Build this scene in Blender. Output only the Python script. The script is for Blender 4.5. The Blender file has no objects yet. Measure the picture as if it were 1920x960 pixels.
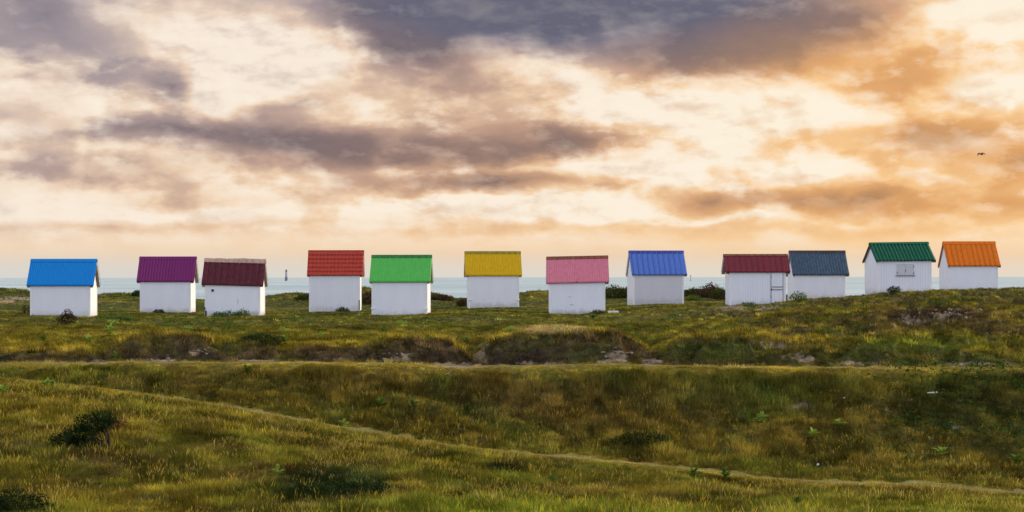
import bpy, bmesh, math, random
import numpy as np
from mathutils import Vector, Matrix, Euler
R = math.radians
random.seed(7)
rng = np.random.default_rng(11)
F = 3200.0            # focal length in photo pixels (1920 wide)
scene = bpy.context.scene
col = scene.collection

def hor(px):          # the horizon dips a hair to the right in the photo
    return 518.6 + 2.2 * np.clip(px, 0, 1920) / 1920.0

# ------------------------------------------------------------------ scene, camera
scene.view_settings.view_transform = 'Standard'
scene.view_settings.look = 'None'
scene.view_settings.exposure = 0
scene.view_settings.gamma = 1
scene.render.engine = 'CYCLES'
scene.cycles.max_bounces = 5
scene.cycles.diffuse_bounces = 3
scene.cycles.transmission_bounces = 3
scene.cycles.transparent_max_bounces = 4
scene.cycles.use_adaptive_sampling = True
cam = bpy.data.cameras.new('camera')
cam.lens = 60.0; cam.sensor_width = 36.0
cam.shift_y = (519.7 - 480) / 1920
cam.clip_start = 0.3; cam.clip_end = 90000
camo = bpy.data.objects.new('camera', cam); col.objects.link(camo)
camo.location = (0, 0, 0)
camo.rotation_euler = (R(90), R(0.066), 0)
scene.camera = camo

# ------------------------------------------------------------------ numpy noise
_perm = np.random.default_rng(3).permutation(512)
_perm = np.concatenate([_perm, _perm])
_g = np.random.default_rng(4).uniform(-1, 1, 1024)
def vnoise(x, y):
    xi = np.floor(x).astype(int); yi = np.floor(y).astype(int)
    fx = x - xi; fy = y - yi
    fx = fx*fx*(3-2*fx); fy = fy*fy*(3-2*fy)
    def h(a, b): return _g[_perm[(_perm[a & 511] + b) & 511]]
    a = h(xi, yi); b = h(xi+1, yi); c = h(xi, yi+1); d = h(xi+1, yi+1)
    return (a*(1-fx)+b*fx)*(1-fy) + (c*(1-fx)+d*fx)*fy
def fbm(x, y, o=4, g=0.5):
    s = 0; a = 1; n = 0
    for i in range(o):
        s = s + a*vnoise(x+17.3*i, y-9.1*i); n += a
        x = x*2.03; y = y*2.03; a *= g
    return s/n
def smooth(e0, e1, x):
    t = np.clip((x-e0)/(e1-e0), 0, 1); return t*t*(3-2*t)

# ------------------------------------------------------------------ terrain
def curve(pts, sig=0):
    xs = np.array([p[0] for p in pts], float); ys = np.array([p[1] for p in pts], float)
    g = np.linspace(-1000, 2920, 1961)
    v = np.interp(g, xs, ys)
    if sig:
        k = np.exp(-0.5*(np.arange(-40, 41)*2/sig)**2); k /= k.sum()
        v = np.convolve(np.pad(v, 40, 'edge'), k, 'valid')
    return lambda x: np.interp(x, g, v)
path_y = curve([(-300,668),(0,706),(150,722),(300,742),(450,765),(560,788),(640,802),(760,822),(860,838),(960,850),(1100,862),(1250,876),(1400,896),(1560,907),(1750,914),(1920,930),(2200,950)], 30)
path_Y = curve([(-300,53),(0,52),(400,51),(960,48.5),(1400,47),(1920,45),(2300,45)], 60)
bank_y = curve([(-300,676),(0,681),(300,680),(560,681),(700,682),(880,689),(960,688),(1170,685),(1225,690),(1300,691),(1500,692),(1920,696),(2300,698)], 12)
mound_y = curve([(-300,655),(0,663),(100,660),(160,663),(192,672),(206,652),(240,636),(300,632),(380,635),(400,642),(470,650),(560,655),(640,654),(700,647),(750,637),(800,634),(840,643),(866,666),(880,686),(897,672),(920,648),(960,636),(1010,630),(1080,628),(1150,632),(1180,640),(1205,658),(1220,673),(1238,662),(1280,646),(1340,638),(1400,638),(1450,647),(1520,658),(1580,655),(1640,645),(1700,645),(1780,652),(1860,668),(1920,676),(2300,670)], 5)
shelf_y = curve([(-300,628),(0,629),(860,630),(885,646),(910,630),(1010,619),(1100,624),(1220,634),(1300,624),(1450,612),(1560,604),(1700,598),(1920,602),(2300,600)], 18)
plat_z = curve([(-300,-2.1),(120,-2.14),(240,-2.2),(310,-2.30),(440,-2.32),(630,-2.17),(750,-2.28),(860,-2.1),(925,-2.0),(990,-2.1),(1080,-2.24),(1160,-2.0),(1235,-1.74),(1420,-1.72),(1490,-1.42),(1585,-1.27),(1645,-1.06),(1750,-0.86),(1830,-0.80),(1920,-0.86),(2300,-1.2)], 12)
back_z = curve([(-300,-2.1),(120,-2.16),(440,-2.32),(925,-2.0),(1235,-1.74),(1420,-1.75),(1600,-1.5),(1750,-1.2),(1920,-1.1),(2300,-1.3)], 30)
crest_y = curve([(-300,548),(0,540),(35,543),(60,549),(95,547),(150,556),(190,552),(225,549),(262,552),(330,560),(380,563),(480,560),(510,553),(545,549),(575,552),(640,552),(672,541),(700,541),(760,550),(800,548),(825,553),(848,561),(870,561),(930,556),(975,551),(1000,548),(1028,549),(1100,545),(1145,543),(1175,544),(1240,548),(1295,547),(1330,542),(1360,548),(1450,555),(1600,560),(1700,556),(1800,552),(1880,545),(1920,544),(2300,548)], 6)
def zf(y, Y, px): return -(y - hor(px))/F*Y

def base_height(X, Y):
    Yc = np.maximum(Y, 25.0)
    px = np.clip(X/Yc*F + 960, -900, 2820)
    wob = 0.55*vnoise(X*0.55+3, X*0+1.7) + 0.25*vnoise(X*1.9, X*0+5.1)
    py, pY = path_y(px), path_Y(px)
    bY = 56.0 + 0*px
    ks = []
    one = np.ones_like(px)
    zn = zf(985, 30.0, px)
    ks.append((-80*one, -3.0*one))
    ks.append((0*one, -1.75*one))
    ks.append((12*one, -2.6*one))
    ks.append((30*one, zn))
    zp = zf(py, pY, px)
    ymid = (30+pY)/2
    bulge = 0.25*smooth(1500, 300, px)
    ks.append((ymid, (zn+zp)/2 + bulge))
    ks.append((pY-0.8, zf(py+1, pY-0.8, px)))
    ks.append((pY+1.2, zp-0.04-0.10*smooth(500, 100, px)))
    zb = zf(bank_y(px), bY, px)
    # hollow slope below the bank line, steeper towards its top
    ks.append((pY*0.45+bY*0.55, zp*0.62+zb*0.38))
    ks.append((bY+0*px, zb))
    ks.append((bY+1.5+0.25*wob, zb-0.01))
    mt = zf(mound_y(px), bY+3.4, px)
    ks.append((bY+2.7+0.45*wob, zb*0.32+mt*0.68))
    ks.append((bY+3.9+0.3*wob, mt))
    ks.append((70*one, zf(shelf_y(px), 70.0, px)))
    pz = plat_z(px)
    zs = zf(shelf_y(px), 70.0, px)
    ks.append((83*one, zs*0.42+pz*0.58))
    ks.append((95*one, pz))
    ks.append((112*one, back_z(px)))
    cz = zf(crest_y(px), 128.0, px)
    ks.append((121*one, back_z(px)*0.5+cz*0.5+0.1))
    ks.append((128*one, cz))
    ks.append((150*one, -4.2*one))
    ks.append((190*one, -9.5*one))
    ks.append((700*one, -13*one))
    YK = np.stack([k[0] for k in ks]); ZK = np.stack([k[1] for k in ks])
    d = (ZK[1:]-ZK[:-1])/(YK[1:]-YK[:-1])
    m = np.zeros_like(ZK)
    prod = d[1:]*d[:-1]
    m[1:-1] = np.where(prod > 0, 2*prod/np.where(np.abs(d[1:]+d[:-1]) < 1e-9, 1e-9, d[1:]+d[:-1]), 0)
    m[0] = d[0]; m[-1] = d[-1]
    idx = np.clip((YK <= Y).sum(0)-1, 0, len(ks)-2)
    ar = np.arange(len(Y))
    y0 = YK[idx, ar]; y1 = YK[idx+1, ar]; h = y1-y0
    t = np.clip((Y-y0)/h, 0, 1)
    z = (2*t**3-3*t*t+1)*ZK[idx, ar] + (t**3-2*t*t+t)*h*m[idx, ar] + (-2*t**3+3*t*t)*ZK[idx+1, ar] + (t**3-t*t)*h*m[idx+1, ar]
    return z, px

def height(X, Y):
    X = np.asarray(X, float); Y = np.asarray(Y, float)
    z, px = base_height(X, Y)
    land = smooth(170, 140, Y)
    track = 1-0.85*np.exp(-((Y-56.7)/1.1)**2)
    dP = (Y-path_Y(px))
    track = track*(1-0.8*np.exp(-((dP+0.8)/2.2)**2))
    hutz = smooth(90, 96, Y)*smooth(116, 112, Y)
    n = 0.10*fbm(X*0.35, Y*0.35, 3)*(1-0.5*hutz)
    # hummocky tussocks, strongest on the right-hand hill
    hill = smooth(1150, 1500, px)*smooth(58, 62, Y)*smooth(112, 100, Y)
    scarp = smooth(57.2, 58.2, Y)*smooth(61.5, 59.8, Y)
    slope = smooth(48, 50.5, Y)*smooth(56, 54.5, Y)
    tus = np.abs(fbm(X*1.15+40, Y*0.8, 3))*2
    n = n + 0.055*fbm(X*1.7, Y*1.2, 3)*(1-0.4*hutz) + (0.55*hill*(1-0.5*hutz) + 0.22*scarp + 0.20*slope + 0.10*(1-hutz))*(0.35-tus)
    n = n + hill*(1-hutz)*0.30*fbm(X*0.30+7, Y*0.22, 2)*smooth(92, 86, Y) + (0.07*scarp+0.05*hill)*fbm(X*3.1+9, Y*3.1, 3)
    return z + n*land*track*np.where(Y > 150, 0.3, 1)

def px_of(X, Y): return X/Y*F+960
def hit(px, py, Y0=31.0, Y1=128.0, dy=0.1):      # the ground point that the photo shows at px, py
    Ys = np.arange(Y0, Y1, dy); Xs = (px-960)/F*Ys
    sy = hor(px) - height(Xs, Ys)*F/Ys
    k = np.argmax(sy <= py)
    if sy[k] > py: k = len(Ys)-1
    return float(Xs[k]), float(Ys[k]), float(height(Xs[k:k+1], Ys[k:k+1])[0])

# ------------------------------------------------------------------ helpers
def tag(o, label=None, cat=None, group=None, kind=None):
    if label: o['label'] = label
    if cat: o['category'] = cat
    if group: o['group'] = group
    if kind: o['kind'] = kind
    return o
def empty(name, loc, rz=0):
    o = bpy.data.objects.new(name, None); col.objects.link(o)
    o.location = loc; o.rotation_euler = (0, 0, rz); o.empty_display_size = 0.3
    return o
def mesh_np(name, V, Fq, mat, parent=None, smooth_=False, link=True):
    me = bpy.data.meshes.new(name)
    V = np.asarray(V, np.float32); n = Fq.shape[1]
    me.vertices.add(len(V)); me.vertices.foreach_set('co', V.ravel())
    me.loops.add(Fq.size); me.loops.foreach_set('vertex_index', Fq.astype(np.int32).ravel())
    me.polygons.add(len(Fq))
    me.polygons.foreach_set('loop_start', np.arange(0, Fq.size, n, dtype=np.int32))
    me.polygons.foreach_set('loop_total', np.full(len(Fq), n, np.int32))
    me.update(calc_edges=True)
    if smooth_: me.polygons.foreach_set('use_smooth', np.ones(len(Fq), bool))
    me.materials.append(mat)
    o = bpy.data.objects.new(name, me)
    if link: col.objects.link(o)
    if parent: o.parent = parent
    return o
class MB:
    """collects shapes into one mesh"""
    def __init__(s): s.v = []; s.f = []
    def add(s, vs, fs):
        b = len(s.v); s.v += [tuple(v) for v in vs]; s.f += [tuple(i+b for i in f) for f in fs]; return s
    def box(s, x0, x1, y0, y1, z0, z1):
        return s.add([(x0,y0,z0),(x1,y0,z0),(x1,y1,z0),(x0,y1,z0),(x0,y0,z1),(x1,y0,z1),(x1,y1,z1),(x0,y1,z1)],
                     [(0,3,2,1),(4,5,6,7),(0,1,5,4),(1,2,6,5),(2,3,7,6),(3,0,4,7)])
    def tube(s, pts, rads, n=7, cap=True):
        rings = []
        for i, p in enumerate(pts):
            p = Vector(p)
            d = (Vector(pts[min(i+1, len(pts)-1)]) - Vector(pts[max(i-1, 0)])).normalized()
            a = d.orthogonal().normalized(); b = d.cross(a)
            rings.append([p + (a*math.cos(2*math.pi*k/n)+b*math.sin(2*math.pi*k/n))*rads[i] for k in range(n)])
        vs = [v for r in rings for v in r]; fs = []
        for i in range(len(pts)-1):
            for k in range(n): fs.append((i*n+k, i*n+(k+1) % n, (i+1)*n+(k+1) % n, (i+1)*n+k))
        if cap: fs += [tuple(range(n))[::-1], tuple((len(pts)-1)*n+k for k in range(n))]
        return s.add(vs, fs)
    def build(s, name, mat, parent=None, bevel=0, smooth_=False):
        me = bpy.data.meshes.new(name); me.from_pydata(s.v, [], s.f); me.update()
        if bevel:
            bm = bmesh.new(); bm.from_mesh(me)
            bmesh.ops.bevel(bm, geom=bm.edges[:], offset=bevel, segments=1, affect='EDGES'); bm.to_mesh(me); bm.free()
        if smooth_: me.polygons.foreach_set('use_smooth', np.ones(len(me.polygons), bool))
        me.materials.append(mat)
        o = bpy.data.objects.new(name, me); col.objects.link(o)
        if parent: o.parent = parent
        return o

# ------------------------------------------------------------------ node helpers
class NT:
    def __init__(s, nt): s.nt = nt; nt.nodes.clear()
    def n(s, t, **kw):
        nd = s.nt.nodes.new(t)
        ins = kw.pop('ins', {})
        for k, v in kw.items(): setattr(nd, k, v)
        for k, v in ins.items(): s.set(nd.inputs[k], v)
        return nd
    def set(s, inp, v):
        if isinstance(v, bpy.types.NodeSocket): s.nt.links.new(v, inp)
        else: inp.default_value = v
    def m(s, op, a, b=None, c=None, clamp=False):
        nd = s.nt.nodes.new('ShaderNodeMath'); nd.operation = op; nd.use_clamp = clamp
        for i, v in enumerate((a, b, c)):
            if v is not None: s.set(nd.inputs[i], v)
        return nd.outputs[0]
    def mix(s, f, a, b, blend='MIX'):
        nd = s.nt.nodes.new('ShaderNodeMix'); nd.data_type = 'RGBA'; nd.blend_type = blend
        s.set(nd.inputs[0], f); s.set(nd.inputs[6], a); s.set(nd.inputs[7], b)
        return nd.outputs[2]
    def sstep(s, x, e0, e1, o0=0.0, o1=1.0):
        nd = s.nt.nodes.new('ShaderNodeMapRange'); nd.interpolation_type = 'SMOOTHSTEP'
        for i, v in enumerate((x, e0, e1, o0, o1)): s.set(nd.inputs[i], v)
        return nd.outputs[0]
    def ramp(s, f, stops):
        nd = s.nt.nodes.new('ShaderNodeValToRGB'); cr = nd.color_ramp
        while len(cr.elements) < len(stops): cr.elements.new(0.5)
        for e, (p, c) in zip(cr.elements, stops): e.position = p; e.color = (*c, 1)
        s.set(nd.inputs[0], f); return nd.outputs[0]
def mat(name):
    m = bpy.data.materials.new(name); m.use_nodes = True
    return m, NT(m.node_tree)
def lin(r, g, b):
    f = lambda c: (c/255/12.92) if c/255 <= 0.04045 else ((c/255+0.055)/1.055)**2.4
    return (f(r), f(g), f(b), 1)

# ------------------------------------------------------------------ sky
SUN_AZ, SUN_EL = 62.0, 20.0          # azimuth from +Y towards +X
def build_world():
    w = bpy.data.worlds.new('World'); scene.world = w; w.use_nodes = True
    T = NT(w.node_tree)
    sky = T.n('ShaderNodeTexSky', sky_type='NISHITA', sun_disc=False)
    sky.sun_elevation = R(SUN_EL); sky.sun_rotation = R(SUN_AZ)
    sky.air_density = 1.3; sky.dust_density = 2.0
    tc = T.n('ShaderNodeTexCoord')
    sep = T.n('ShaderNodeSeparateXYZ', ins={0: tc.outputs['Generated']})
    x, y, z = sep.outputs
    yy = T.m('MAXIMUM', y, 0.08)
    u = T.m('MULTIPLY', T.m('DIVIDE', x, yy), F/1000); v = T.m('MULTIPLY', T.m('DIVIDE', z, yy), F/1000)
    P0 = T.n('ShaderNodeCombineXYZ', ins={0: u, 1: v, 2: 0.0}).outputs[0]
    front = T.sstep(y, 0.5, 0.85)
    # billowing noise, flattened towards the horizon as seen clouds are
    def noise(scale, vec, detail=6, rough=0.55, out=0, dist=0.0):
        nd = T.n('ShaderNodeTexNoise', noise_dimensions='3D', ins={'Vector': vec, 'Scale': scale, 'Detail': detail, 'Roughness': rough, 'Distortion': dist})
        return nd.outputs[out]
    def vm(op, a, b):
        nd = T.n('ShaderNodeVectorMath', operation=op); T.set(nd.inputs[0], a); T.set(nd.inputs[1], b); return nd.outputs[0]
    dirn = T.n('ShaderNodeVectorMath', operation='MULTIPLY', ins={0: tc.outputs['Generated'], 1: (0.95, 0.95, 1.95)}).outputs[0]
    warpc = noise(9.0, dirn, 5, 0.6, 1)
    warp = vm('MULTIPLY', vm('SUBTRACT', warpc, (0.5, 0.5, 0.5)), (0.26, 0.11, 0.0))
    P = vm('ADD', P0, warp)
    dark = [(1450,440,420,20,0,.30),(1150,425,300,16,0,.25),(1830,390,200,26,0,.30),(820,440,300,14,0,.2),(200,430,300,16,0,.25),(500,420,240,12,0,.18),(90,20,360,140,0,.80),(240,110,260,80,-15,.30),(60,170,180,60,0,.35),(20,215,120,30,0,.35),
            (325,165,85,50,-20,.85),(380,245,340,46,0,.80),(620,265,420,52,4,.75),(760,300,330,60,-6,.75),
            (1090,275,330,46,2,1.1),(930,348,330,26,0,.85),(770,90,150,75,-30,.75),(880,165,260,110,-25,.50),
            (590,185,150,45,15,.75),(560,200,130,24,0,.30),(640,60,240,100,-10,.35),(820,5,420,60,0,.85),(1200,5,700,130,0,1.0),(1420,60,400,95,12,.75),(1000,60,260,70,0,.35),
            (1640,130,430,120,0,.50),(1720,275,330,90,0,.55),(1900,310,260,130,0,.40),(1540,265,150,40,0,.35),
            (1350,380,140,34,0,.95),(1420,342,110,26,-12,.40),(1590,378,170,40,4,1.0),(300,330,330,60,-6,.32),
            (70,320,220,40,0,.30),(520,370,300,28,0,.18),(1280,320,200,26,0,.15),(1750,420,300,40,0,.2),(1200,240,190,40,0,.25),(230,240,150,30,0,.30)]
    bright = [(1000,410,200,16,0,.35),(1350,415,160,12,0,.35),(1700,345,90,14,0,.4),(820,385,260,16,0,.25),(300,400,260,14,0,.25),(120,395,160,16,0,.25),(400,100,280,110,-15,.55),(520,150,150,80,0,.35),(30,120,90,70,0,.20),(1130,205,190,80,-30,.55),(1400,240,280,110,0,.75),
              (1850,25,220,75,0,.95),(1890,190,190,55,0,.55),(1700,215,180,26,0,.30),(250,205,120,50,-20,.25),(280,280,170,26,0,.30),(700,150,120,50,0,.30),
              (1000,320,300,14,0,.25),(1300,180,140,40,0,.25),(560,345,300,36,0,.18),(1040,395,220,30,0,.15),(1500,330,120,30,0,.25),(1190,330,180,22,0,.25),(420,200,70,26,-10,.35)]
    def field(Pv):
        acc = None
        for lst, sg in ((dark, 1), (bright, -1)):
            for cx, cy, rx, ry, ro, st in lst:
                mp = T.n('ShaderNodeMapping', vector_type='TEXTURE', ins={'Vector': Pv, 'Location': ((cx-960)/1000, (519.5-cy)/1000, 0), 'Rotation': (0, 0, R(ro)), 'Scale': (rx/1000*1.12, ry/1000*1.12, 1)})
                gr = T.n('ShaderNodeTexGradient', gradient_type='SPHERICAL', ins={0: mp.outputs[0]})
                acc = T.m('MULTIPLY_ADD', gr.outputs['Fac'], sg*st*1.25, 0.0 if acc is None else acc)
        return acc
    B = T.m('MULTIPLY', field(P), front)
    # fine texture and light from the upper right: density against density a little nearer the sun
    n1 = noise(12.0, vm('ADD', dirn, vm('MULTIPLY', warpc, (0.05, 0.05, 0.05))), 7, 0.50)
    off = vm('ADD', dirn, (0.0080, 0.0, 0.0150))
    n2 = noise(12.0, vm('ADD', off, vm('MULTIPLY', warpc, (0.05, 0.05, 0.05))), 7, 0.50)
    nb = noise(5.0, dirn, 3, 0.5)
    h = T.m('DIVIDE', v, 0.52, clamp=True)                    # 0 at horizon, 1 at picture top
    amp = T.sstep(h, 0.02, 0.35, 0.30, 1.0)
    n3 = noise(34.0, vm('ADD', dirn, vm('MULTIPLY', warpc, (0.03, 0.03, 0.03))), 6, 0.60)
    n4 = noise(34.0, vm('ADD', vm('ADD', dirn, (0.0030, 0.0, 0.0055)), vm('MULTIPLY', warpc, (0.03, 0.03, 0.03))), 6, 0.60)
    edge = T.m('MULTIPLY', T.sstep(nb, 0.40, 0.62), amp)
    D = T.m('ADD', 0.25, B)
    D = T.m('ADD', D, T.m('MULTIPLY', T.m('MULTIPLY', T.m('SUBTRACT', n1, 0.5), T.sstep(B, 0.4, 1.3, 0.85, 0.60)), amp))
    D = T.m('ADD', D, T.m('MULTIPLY', T.m('MULTIPLY', T.m('SUBTRACT', n3, 0.5), 0.50), edge))
    n5 = noise(24.0, vm('ADD', dirn, (3.1, 1.7, 0.4)), 5, 0.52)
    n6 = noise(24.0, vm('ADD', dirn, (3.105, 1.7, 0.409)), 5, 0.52)
    mid = T.m('MULTIPLY', T.sstep(h, 0.10, 0.30, 0.35, 1.0), T.sstep(h, 0.75, 1.0, 1.0, 0.5))
    # puffy, sharper-edged small cloud: a steepened noise
    puff = T.sstep(n5, 0.44, 0.60, -0.5, 0.5)
    D = T.m('ADD', D, T.m('MULTIPLY', T.m('MULTIPLY', puff, 0.34), mid))
    back = T.m('SUBTRACT', 1.0, front)
    D = T.m('ADD', D, T.m('MULTIPLY', T.m('MULTIPLY', T.m('SUBTRACT', nb, 0.5), 1.6), back))
    D = T.m('MULTIPLY', D, T.sstep(h, 0.02, 0.28, 0.75, 1.0))
    D = T.m('MAXIMUM', D, 0.0); 
    rim = T.m('ADD', T.m('MULTIPLY', T.m('SUBTRACT', n1, n2), T.m('MULTIPLY', amp, 1.6)), T.m('MULTIPLY', T.m('SUBTRACT', n3, n4), T.m('MULTIPLY', edge, 1.6)))
    # warmth: rightwards and lower is more orange
    sx = T.m('MULTIPLY_ADD', u, 0.52, 0.5, clamp=True)
    W = T.m('ADD', T.m('MULTIPLY', sx, 0.85), T.m('MULTIPLY', T.m('SUBTRACT', 1.0, h), 0.55))
    wb = T.n('ShaderNodeMapping', vector_type='TEXTURE', ins={'Vector': P, 'Location': (0.76, 0.40, 0), 'Scale': (0.62, 0.30, 1)})
    wg = T.n('ShaderNodeTexGradient', gradient_type='SPHERICAL', ins={0: wb.outputs[0]})
    W = T.m('ADD', W, T.m('MULTIPLY', wg.outputs['Fac'], 0.5))
    wb2 = T.n('ShaderNodeMapping', vector_type='TEXTURE', ins={'Vector': P, 'Location': (0.25, 0.54, 0), 'Scale': (0.62, 0.16, 1)})
    wg2 = T.n('ShaderNodeTexGradient', gradient_type='SPHERICAL', ins={0: wb2.outputs[0]})
    W = T.m('SUBTRACT', W, T.m('MULTIPLY', wg2.outputs['Fac'], 0.9))
    W = T.m('MULTIPLY', T.m('SUBTRACT', W, 0.20, clamp=True), front, clamp=True)
    cb = T.mix(W, lin(248,232,216), lin(255,242,220))
    cm = T.mix(W, lin(232,207,186), lin(252,208,152))
    cd = T.mix(W, lin(168,154,158), lin(228,168,108))
    ck = T.mix(W, lin(100,99,118), lin(166,126,96))
    c = T.mix(T.sstep(D, 0.0, 0.48), cb, cm)
    c = T.mix(T.sstep(D, 0.30, 0.98), c, cd)
    c = T.mix(T.sstep(D, 0.75, 1.75), c, ck)
    # behind and around the camera: plain grey-blue broken cloud
    cback = T.mix(T.sstep(D, 0.0, 0.9), (1.50,1.56,1.90,1), (0.66,0.72,0.98,1))
    c = T.mix(front, cback, c)
    rim = T.m('ADD', rim, T.m('MULTIPLY', T.m('SUBTRACT', n5, n6), T.m('MULTIPLY', mid, 1.8)))
    rim = T.m('MULTIPLY', rim, T.sstep(B, 0.45, 1.0, 1.0, 0.25))
    rimp = T.m('MAXIMUM', rim, 0.0); rimn = T.m('MAXIMUM', T.m('MULTIPLY', rim, -1.0), 0.0)
    c = T.mix(T.m('MULTIPLY', rimn, 1.6, clamp=True), c, lin(255,242,224))
    c = T.mix(T.m('MULTIPLY', rimp, 1.0, clamp=True), c, cd)
    # low band over the sea: peach, then pale grey
    hz = T.mix(sx, lin(240,210,176), lin(247,202,148))
    hz0 = T.mix(sx, lin(212,212,208), lin(228,216,200))
    low = T.mix(T.sstep(h, 0.0, 0.135), hz0, hz)
    lowf = T.m('MULTIPLY', T.sstep(h, 0.06, 0.19, 1.0, 0.0), front)
    c = T.mix(T.m('MULTIPLY', lowf, 0.88), c, low)
    bg1 = T.n('ShaderNodeBackground', ins={'Color': sky.outputs[0], 'Strength': 0.12})
    bg2 = T.n('ShaderNodeBackground', ins={'Color': c, 'Strength': 1.0})
    cov = T.m('ADD', T.m('MULTIPLY', front, 0.22), T.m('ADD', 0.76, 0.0), clamp=True)
    mx = T.n('ShaderNodeMixShader', ins={0: cov, 1: bg1.outputs[0], 2: bg2.outputs[0]})
    out = T.n('ShaderNodeOutputWorld', ins={0: mx.outputs[0]})
    w.cycles.sampling_method = 'MANUAL'; w.cycles.sample_map_resolution = 512
build_world()
sl = bpy.data.lights.new('sun', 'SUN'); sl.energy = 3.6; sl.angle = R(6); sl.color = (1.0, 0.80, 0.56)
so = bpy.data.objects.new('sun', sl); col.objects.link(so)
sd = Vector((math.sin(R(SUN_AZ))*math.cos(R(SUN_EL)), math.cos(R(SUN_AZ))*math.cos(R(SUN_EL)), math.sin(R(SUN_EL))))
so.rotation_euler = sd.to_track_quat('Z', 'Y').to_euler()

# ------------------------------------------------------------------ ground colour field (what grows where, plus some painted sun and shade)
PAL = dict(olive=(0.115,0.116,0.018), lime=(0.165,0.205,0.024), gold=(0.30,0.235,0.030), straw=(0.42,0.33,0.15),
           brown=(0.115,0.078,0.036), rust=(0.160,0.092,0.040), deep=(0.032,0.048,0.016), green=(0.078,0.112,0.026), earth=(0.040,0.026,0.018))
P_ = {k: np.array(v) for k, v in PAL.items()}
def blob(px, py, cx, cy, rx, ry): return np.clip(1-((px-cx)/rx)**2-((py-cy)/ry)**2, 0, 1)
def field_colour(X, Y, Z, jit=0.0):
    px = px_of(X, Y); py = hor(px) - Z*F/Y
    n1 = fbm(X*0.45+3, Y*0.45, 4)*1.6; n2 = fbm(X*1.3-20, Y*1.1+5, 3)*1.6; n3 = fbm(X*0.9+60, Y*0.9-31, 4)*1.6
    if jit:
        n1 = n1 + rng.normal(0, jit, len(X)); n2 = n2 + rng.normal(0, jit, len(X)); n3 = n3 + rng.normal(0, jit, len(X))
    c = np.tile(P_['olive'], (len(X), 1))
    def mx(w, k):
        nonlocal c
        w = np.clip(w, 0, 1)[:, None]; c = c*(1-w)+P_[k]*w
    near = smooth(54, 44, Y)
    mx(smooth(0.0, 0.7, n1)*0.5, 'gold')
    mx(smooth(0.1, 0.7, n2)*0.55, 'green')
    mx(smooth(0.15, 0.8, n3)*0.6, 'brown')
    mx(smooth(0.25, 0.9, -n3)*0.55, 'lime')
    mx(smooth(0.3, 0.9, -n2)*0.5, 'deep')
    # left knoll: golden
    mx(smooth(900, 200, px)*near*0.30*smooth(-0.5, 0.4, n1), 'gold')
    # long slope below the bank: brown and dull
    sl_ = smooth(0.5, 2.0, Y-path_Y(px))*smooth(56.2, 55.2, Y)*smooth(150, 500, px)
    mx(sl_*(0.20+0.3*np.clip(n1, -1, 1)), 'brown'); mx(sl_*0.4*smooth(-0.6, 0.4, n3), 'gold')
    mx(sl_*smooth(1500, 1900, px)*0.35, 'deep')
    mx(blob(px, py, 1440, 735, 260, 50)*0.5, 'green'); mx(blob(px, py, 1250, 700, 300, 26)*0.5, 'green')
    mx(blob(px, py, 1080, 760, 330, 60)*0.35, 'rust'); mx(blob(px, py, 820, 730, 300, 40)*0.25, 'rust')
    mx(blob(px, py, 1840, 740, 200, 110)*0.4, 'deep')
    # scarp faces of the mounds: bare dark turf; tops painted gold as if sunlit
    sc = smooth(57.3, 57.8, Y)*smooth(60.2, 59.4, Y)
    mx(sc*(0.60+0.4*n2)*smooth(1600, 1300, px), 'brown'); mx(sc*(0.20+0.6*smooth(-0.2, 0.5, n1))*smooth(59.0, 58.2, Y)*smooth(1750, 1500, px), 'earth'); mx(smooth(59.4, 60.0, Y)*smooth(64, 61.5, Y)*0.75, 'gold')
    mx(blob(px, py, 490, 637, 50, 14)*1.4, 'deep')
    # lip of the bank: sunlit strip painted gold and straw; dry path and crest
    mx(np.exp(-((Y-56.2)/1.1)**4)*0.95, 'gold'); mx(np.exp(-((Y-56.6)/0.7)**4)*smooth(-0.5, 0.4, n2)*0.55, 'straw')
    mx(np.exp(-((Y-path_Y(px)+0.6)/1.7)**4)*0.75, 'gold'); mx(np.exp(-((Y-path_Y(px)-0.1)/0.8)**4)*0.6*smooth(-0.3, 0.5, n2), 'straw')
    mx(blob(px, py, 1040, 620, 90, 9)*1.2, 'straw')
    # lime sward at the very bottom centre
    mx(blob(px, py, 960, 985, 420, 60)*1.6*smooth(-0.9, 0.1, n1), 'lime'); mx(blob(px, py, 1700, 975, 500, 50)*0.6, 'lime')
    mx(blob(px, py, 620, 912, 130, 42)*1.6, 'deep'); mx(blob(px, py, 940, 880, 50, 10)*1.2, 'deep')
    mx(blob(px, py, 90, 640, 260, 40)*0.6*smooth(-0.4, 0.4, n2), 'gold'); mx(blob(px, py, 700, 660, 500, 40)*smooth(60, 62, Y)*0.3, 'gold')  # left turf patch: sunlight painted as gold
    mx(blob(px, py, 1345, 662, 130, 28)*1.0, 'olive'); mx(blob(px, py, 1345, 655, 120, 22)*0.5, 'green')
    # right hill; shade painted dark in the tussock hollows
    hl = smooth(1200, 1500, px)*smooth(58, 64, Y)
    mx(hl*0.35*smooth(-0.2, 0.5, n2), 'gold'); mx(hl*smooth(0.30, 0.62, np.abs(fbm(X*1.15+40, Y*0.8, 3))*2)*0.6, 'deep'); mx(hl*smooth(0.1, 0.6, n3)*0.5, 'brown')
    mx(blob(px, py, 1740, 645, 170, 22)*0.8, 'lime'); mx(blob(px, py, 1740, 600, 180, 26)*0.7, 'brown'); mx(smooth(0.2, 0.6, blob(px, py, 1760, 590, 110, 16)+0.4*n2)*smooth(0.0, 0.2, blob(px, py, 1760, 590, 120, 20))*0.85, 'earth')
    # plateau around the huts: short green-gold turf
    pl = smooth(72, 90, Y)*smooth(1300, 1100, px)
    mx(pl*0.4, 'green'); mx(pl*smooth(0.0, 0.6, n1)*0.35, 'gold')
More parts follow.
